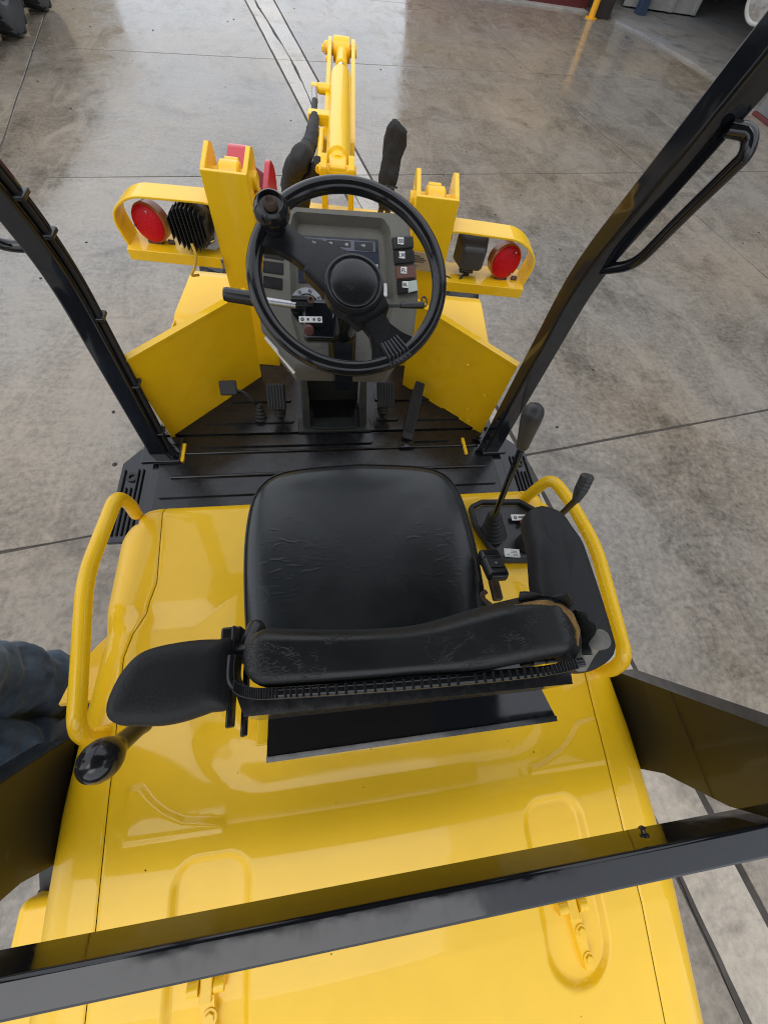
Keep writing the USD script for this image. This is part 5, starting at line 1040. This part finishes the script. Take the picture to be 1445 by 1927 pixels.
# sleeve sticking up on the right
hcv = sweep(smooth_path([(0.285, 1.794, 1.300), (0.287, 1.778, 1.390), (0.296, 1.785, 1.460), (0.303, 1.792, 1.510), (0.308, 1.779, 1.550), (0.312, 1.782, 1.560)], 12), circle(1, 36) * [1.0, 0.7], (0.02, 1, 0.1), scale=np.interp(np.linspace(0, 1, 61), [0, 0.15, 0.35, 0.6, 0.8, 0.93, 1.0], [0.024, 0.032, 0.036, 0.040, 0.034, 0.026, 0.010]))
hv = hcv.vertices; hn = hcv.vertex_normals
crease = np.abs(meshkit.fbm(hv * [55, 55, 20] + 7, 3, 5) - 0.5) * 2
hcv.vertices = hv + hn * (0.012 * (meshkit.noise(hv * 24 + 3, 12) - 0.5) + 0.007 * (crease - 0.25))[:, None]
obj('hose_cover', hcv, hose_mat, L, smooth=40)
obj('cover_tie', tube([(0.252, 1.757, 1.385), (0.275, 1.699, 1.415), (0.324, 1.766, 1.385)], 0.004, 8, smooth=5), black_plastic, L)
for dx in (-9, 8):
    pass
obj('hose', tube([(0.283, 1.784, 1.330), (0.286, 1.891, 1.240), (0.302, 2.044, 1.080)], 0.012, 12, smooth=6), black_rubber, L)
obj('hose', tube([(0.299, 1.786, 1.330), (0.319, 1.895, 1.240), (0.350, 2.048, 1.080)], 0.012, 12, smooth=6), black_rubber, L)
# red lamp guard with clear panel
def dplate(x, th=0.016, dz=0.0):
    return prism(roundpoly([(0.055, 1.33), (0.055, 1.435), (0.13, 1.505), (0.24, 1.545), (0.30, 1.50), (0.305, 1.33)], 0.045), th, frame((x, 0, dz), (0, 1, 0), (0, 0, 1)), bevel=0.005)
rg = obj('red_lamp_guard', F(cat([dplate(-0.345, 0.060, -0.015), dplate(-0.236, 0.016, -0.045), rbb((-0.340, 0.06, 1.300), (-0.222, 0.300, 1.325), 0.004)])), red_plastic, L)
obj('clear_panel', F(hullpts([(x_, y_, z_) for y_ in (0.232, 0.236) for x_, z_ in ((-0.284, 1.36), (-0.237, 1.36), (-0.284, 1.482), (-0.237, 1.452))])), pink_clear, rg, smooth=False)
obj('lamp_mount', F(rbb((-0.335, 0.10, 1.12), (-0.215, 0.29, 1.298), 0.01)), yellow, L)

# ------------------------------------------------------------------ person in jeans beside the loader
PX, PYC = -0.97, 0.085
def chain(bones, edge=0.02, it=8):
    M = m3.Manifold()
    for a, ra, b, rb in bones:
        pts = np.vstack([ball_pts(ra, 2) + np.array(a), ball_pts(rb, 2) + np.array(b)])
        M = M + m3.Manifold.hull_points(pts)
    M = M.refine_to_length(edge); mm = M.to_mesh(); t = trimesh.Trimesh(mm.vert_properties[:, :3], mm.tri_verts); t.merge_vertices()
    trimesh.smoothing.filter_taubin(t, iterations=it); return t
def leg_bones(g=0.0):
    out = []
    for s in (-1, 1):
        y_ = PYC + s * 0.092
        out += [((PX - 0.03, y_, 0.93), 0.095 + g, (PX + 0.035, y_, 0.52), 0.066 + g), ((PX + 0.035, y_, 0.52), 0.063 + g, (PX - 0.02, y_, 0.10), 0.043 + g * 1.6)]
    return out
torso = [((PX - 0.03, PYC - 0.09, 0.95), 0.10, (PX - 0.03, PYC + 0.09, 0.95), 0.10), ((PX - 0.03, PYC, 0.97), 0.12, (PX - 0.03, PYC, 1.20), 0.11), ((PX - 0.03, PYC - 0.06, 1.2), 0.10, (PX - 0.03, PYC - 0.12, 1.42), 0.075), ((PX - 0.03, PYC + 0.06, 1.2), 0.10, (PX - 0.03, PYC + 0.12, 1.42), 0.075), ((PX - 0.03, PYC - 0.12, 1.42), 0.07, (PX - 0.03, PYC + 0.12, 1.42), 0.07), ((PX - 0.03, PYC, 1.42), 0.06, (PX - 0.01, PYC, 1.55), 0.052)]
head = [((PX - 0.01, PYC, 1.67), 0.092, (PX + 0.005, PYC, 1.60), 0.07), ((PX + 0.075, PYC, 1.645), 0.012, (PX + 0.088, PYC, 1.625), 0.014)]
arms, hands = [], []
for s in (-1, 1):
    sh_ = V(PX - 0.03, PYC + s * 0.19, 1.43); el = V(PX - 0.08, PYC + s * 0.27, 1.17); wr = V(PX + 0.02, PYC + s * 0.16, 1.38)
    arms += [(sh_, 0.052, el, 0.040), (el, 0.040, wr, 0.028)]
    pal = wr + V(0.02, -s * 0.02, 0.07)
    hands += [(wr, 0.026, pal, 0.032)]
    for q, ln in ((-1.5, 0.060), (-0.5, 0.070), (0.5, 0.066), (1.5, 0.052)):
        b_ = pal + V(0, q * 0.016, 0.025); md = b_ + V(0.012, -s * 0.004, ln * 0.55); hands += [(b_, 0.0095, md, 0.0085), (md, 0.0085, md + V(0.022, -s * 0.008, ln * 0.35), 0.0072)]
    hands += [(wr + V(0.015, -s * 0.03, 0.035), 0.012, wr + V(0.045, -s * 0.065, 0.075), 0.009)]
person = thing('person', 'person in faded blue jeans standing against the left side of the loader', 'person')
obj('body', chain(leg_bones(-0.018) + torso + head + arms + hands, 0.014, 6), skin, person, smooth=True)
def wrinkled(m, amp, seed):
    v = m.vertices; w_ = meshkit.fbm(np.c_[v[:, 0] * 9, v[:, 1] * 9, v[:, 2] * 17] + 5, 3, seed) - 0.5
    big = meshkit.fbm(v * 7 + 3, 2, seed + 1) - 0.5
    m.vertices = v + m.vertex_normals * (w_ * amp + big * amp)[:, None]; return m
obj('jeans', wrinkled(chain(leg_bones(0.026) + [((PX - 0.03, PYC - 0.09, 0.95), 0.118, (PX - 0.03, PYC + 0.09, 0.95), 0.118), ((PX - 0.03, PYC, 0.97), 0.125, (PX - 0.03, PYC, 1.04), 0.125)], 0.012, 5), 0.050, 2), denim, person, smooth=True)
g = 0.014
obj('shirt', wrinkled(chain([(a, ra + g, b_, rb + g) for a, ra, b_, rb in torso[1:5]] + [(a, ra + g, a + (np.array(b_) - a) * 0.97, rb + g) for a, ra, b_, rb in arms], 0.018, 5), 0.02, 4), shirt_mat, person, smooth=True)
obj('hair', chain([((PX - 0.025, PYC, 1.70), 0.094, (PX - 0.055, PYC, 1.64), 0.07)], 0.015, 3), hair_mat, person, smooth=True)
for s in (-1, 1): obj('eye', trimesh.creation.icosphere(2, 0.011).apply_translation((PX + 0.078, PYC + s * 0.032, 1.655)), ink, person)
obj('mouth', rbox((0.008, 0.042, 0.007), 0.003, (PX + 0.071, PYC, 1.592)), brown_switch, person)
for s in (-1, 1): obj('ear', rbox((0.03, 0.014, 0.055), 0.006, (PX - 0.01, PYC + s * 0.092, 1.645)), skin, person)
for s in (-1, 1):
    obj('shoe', hullpts(np.vstack([ball_pts(0.042, 2) * [1, 0.9, 1] + V(PX - 0.05, PYC + s * 0.105, 0.044), ball_pts(0.036, 2) + V(PX + 0.13, PYC + s * 0.115, 0.038), ball_pts(0.045, 2) + V(PX - 0.01, PYC + s * 0.105, 0.085)])), shoe_mat, person)
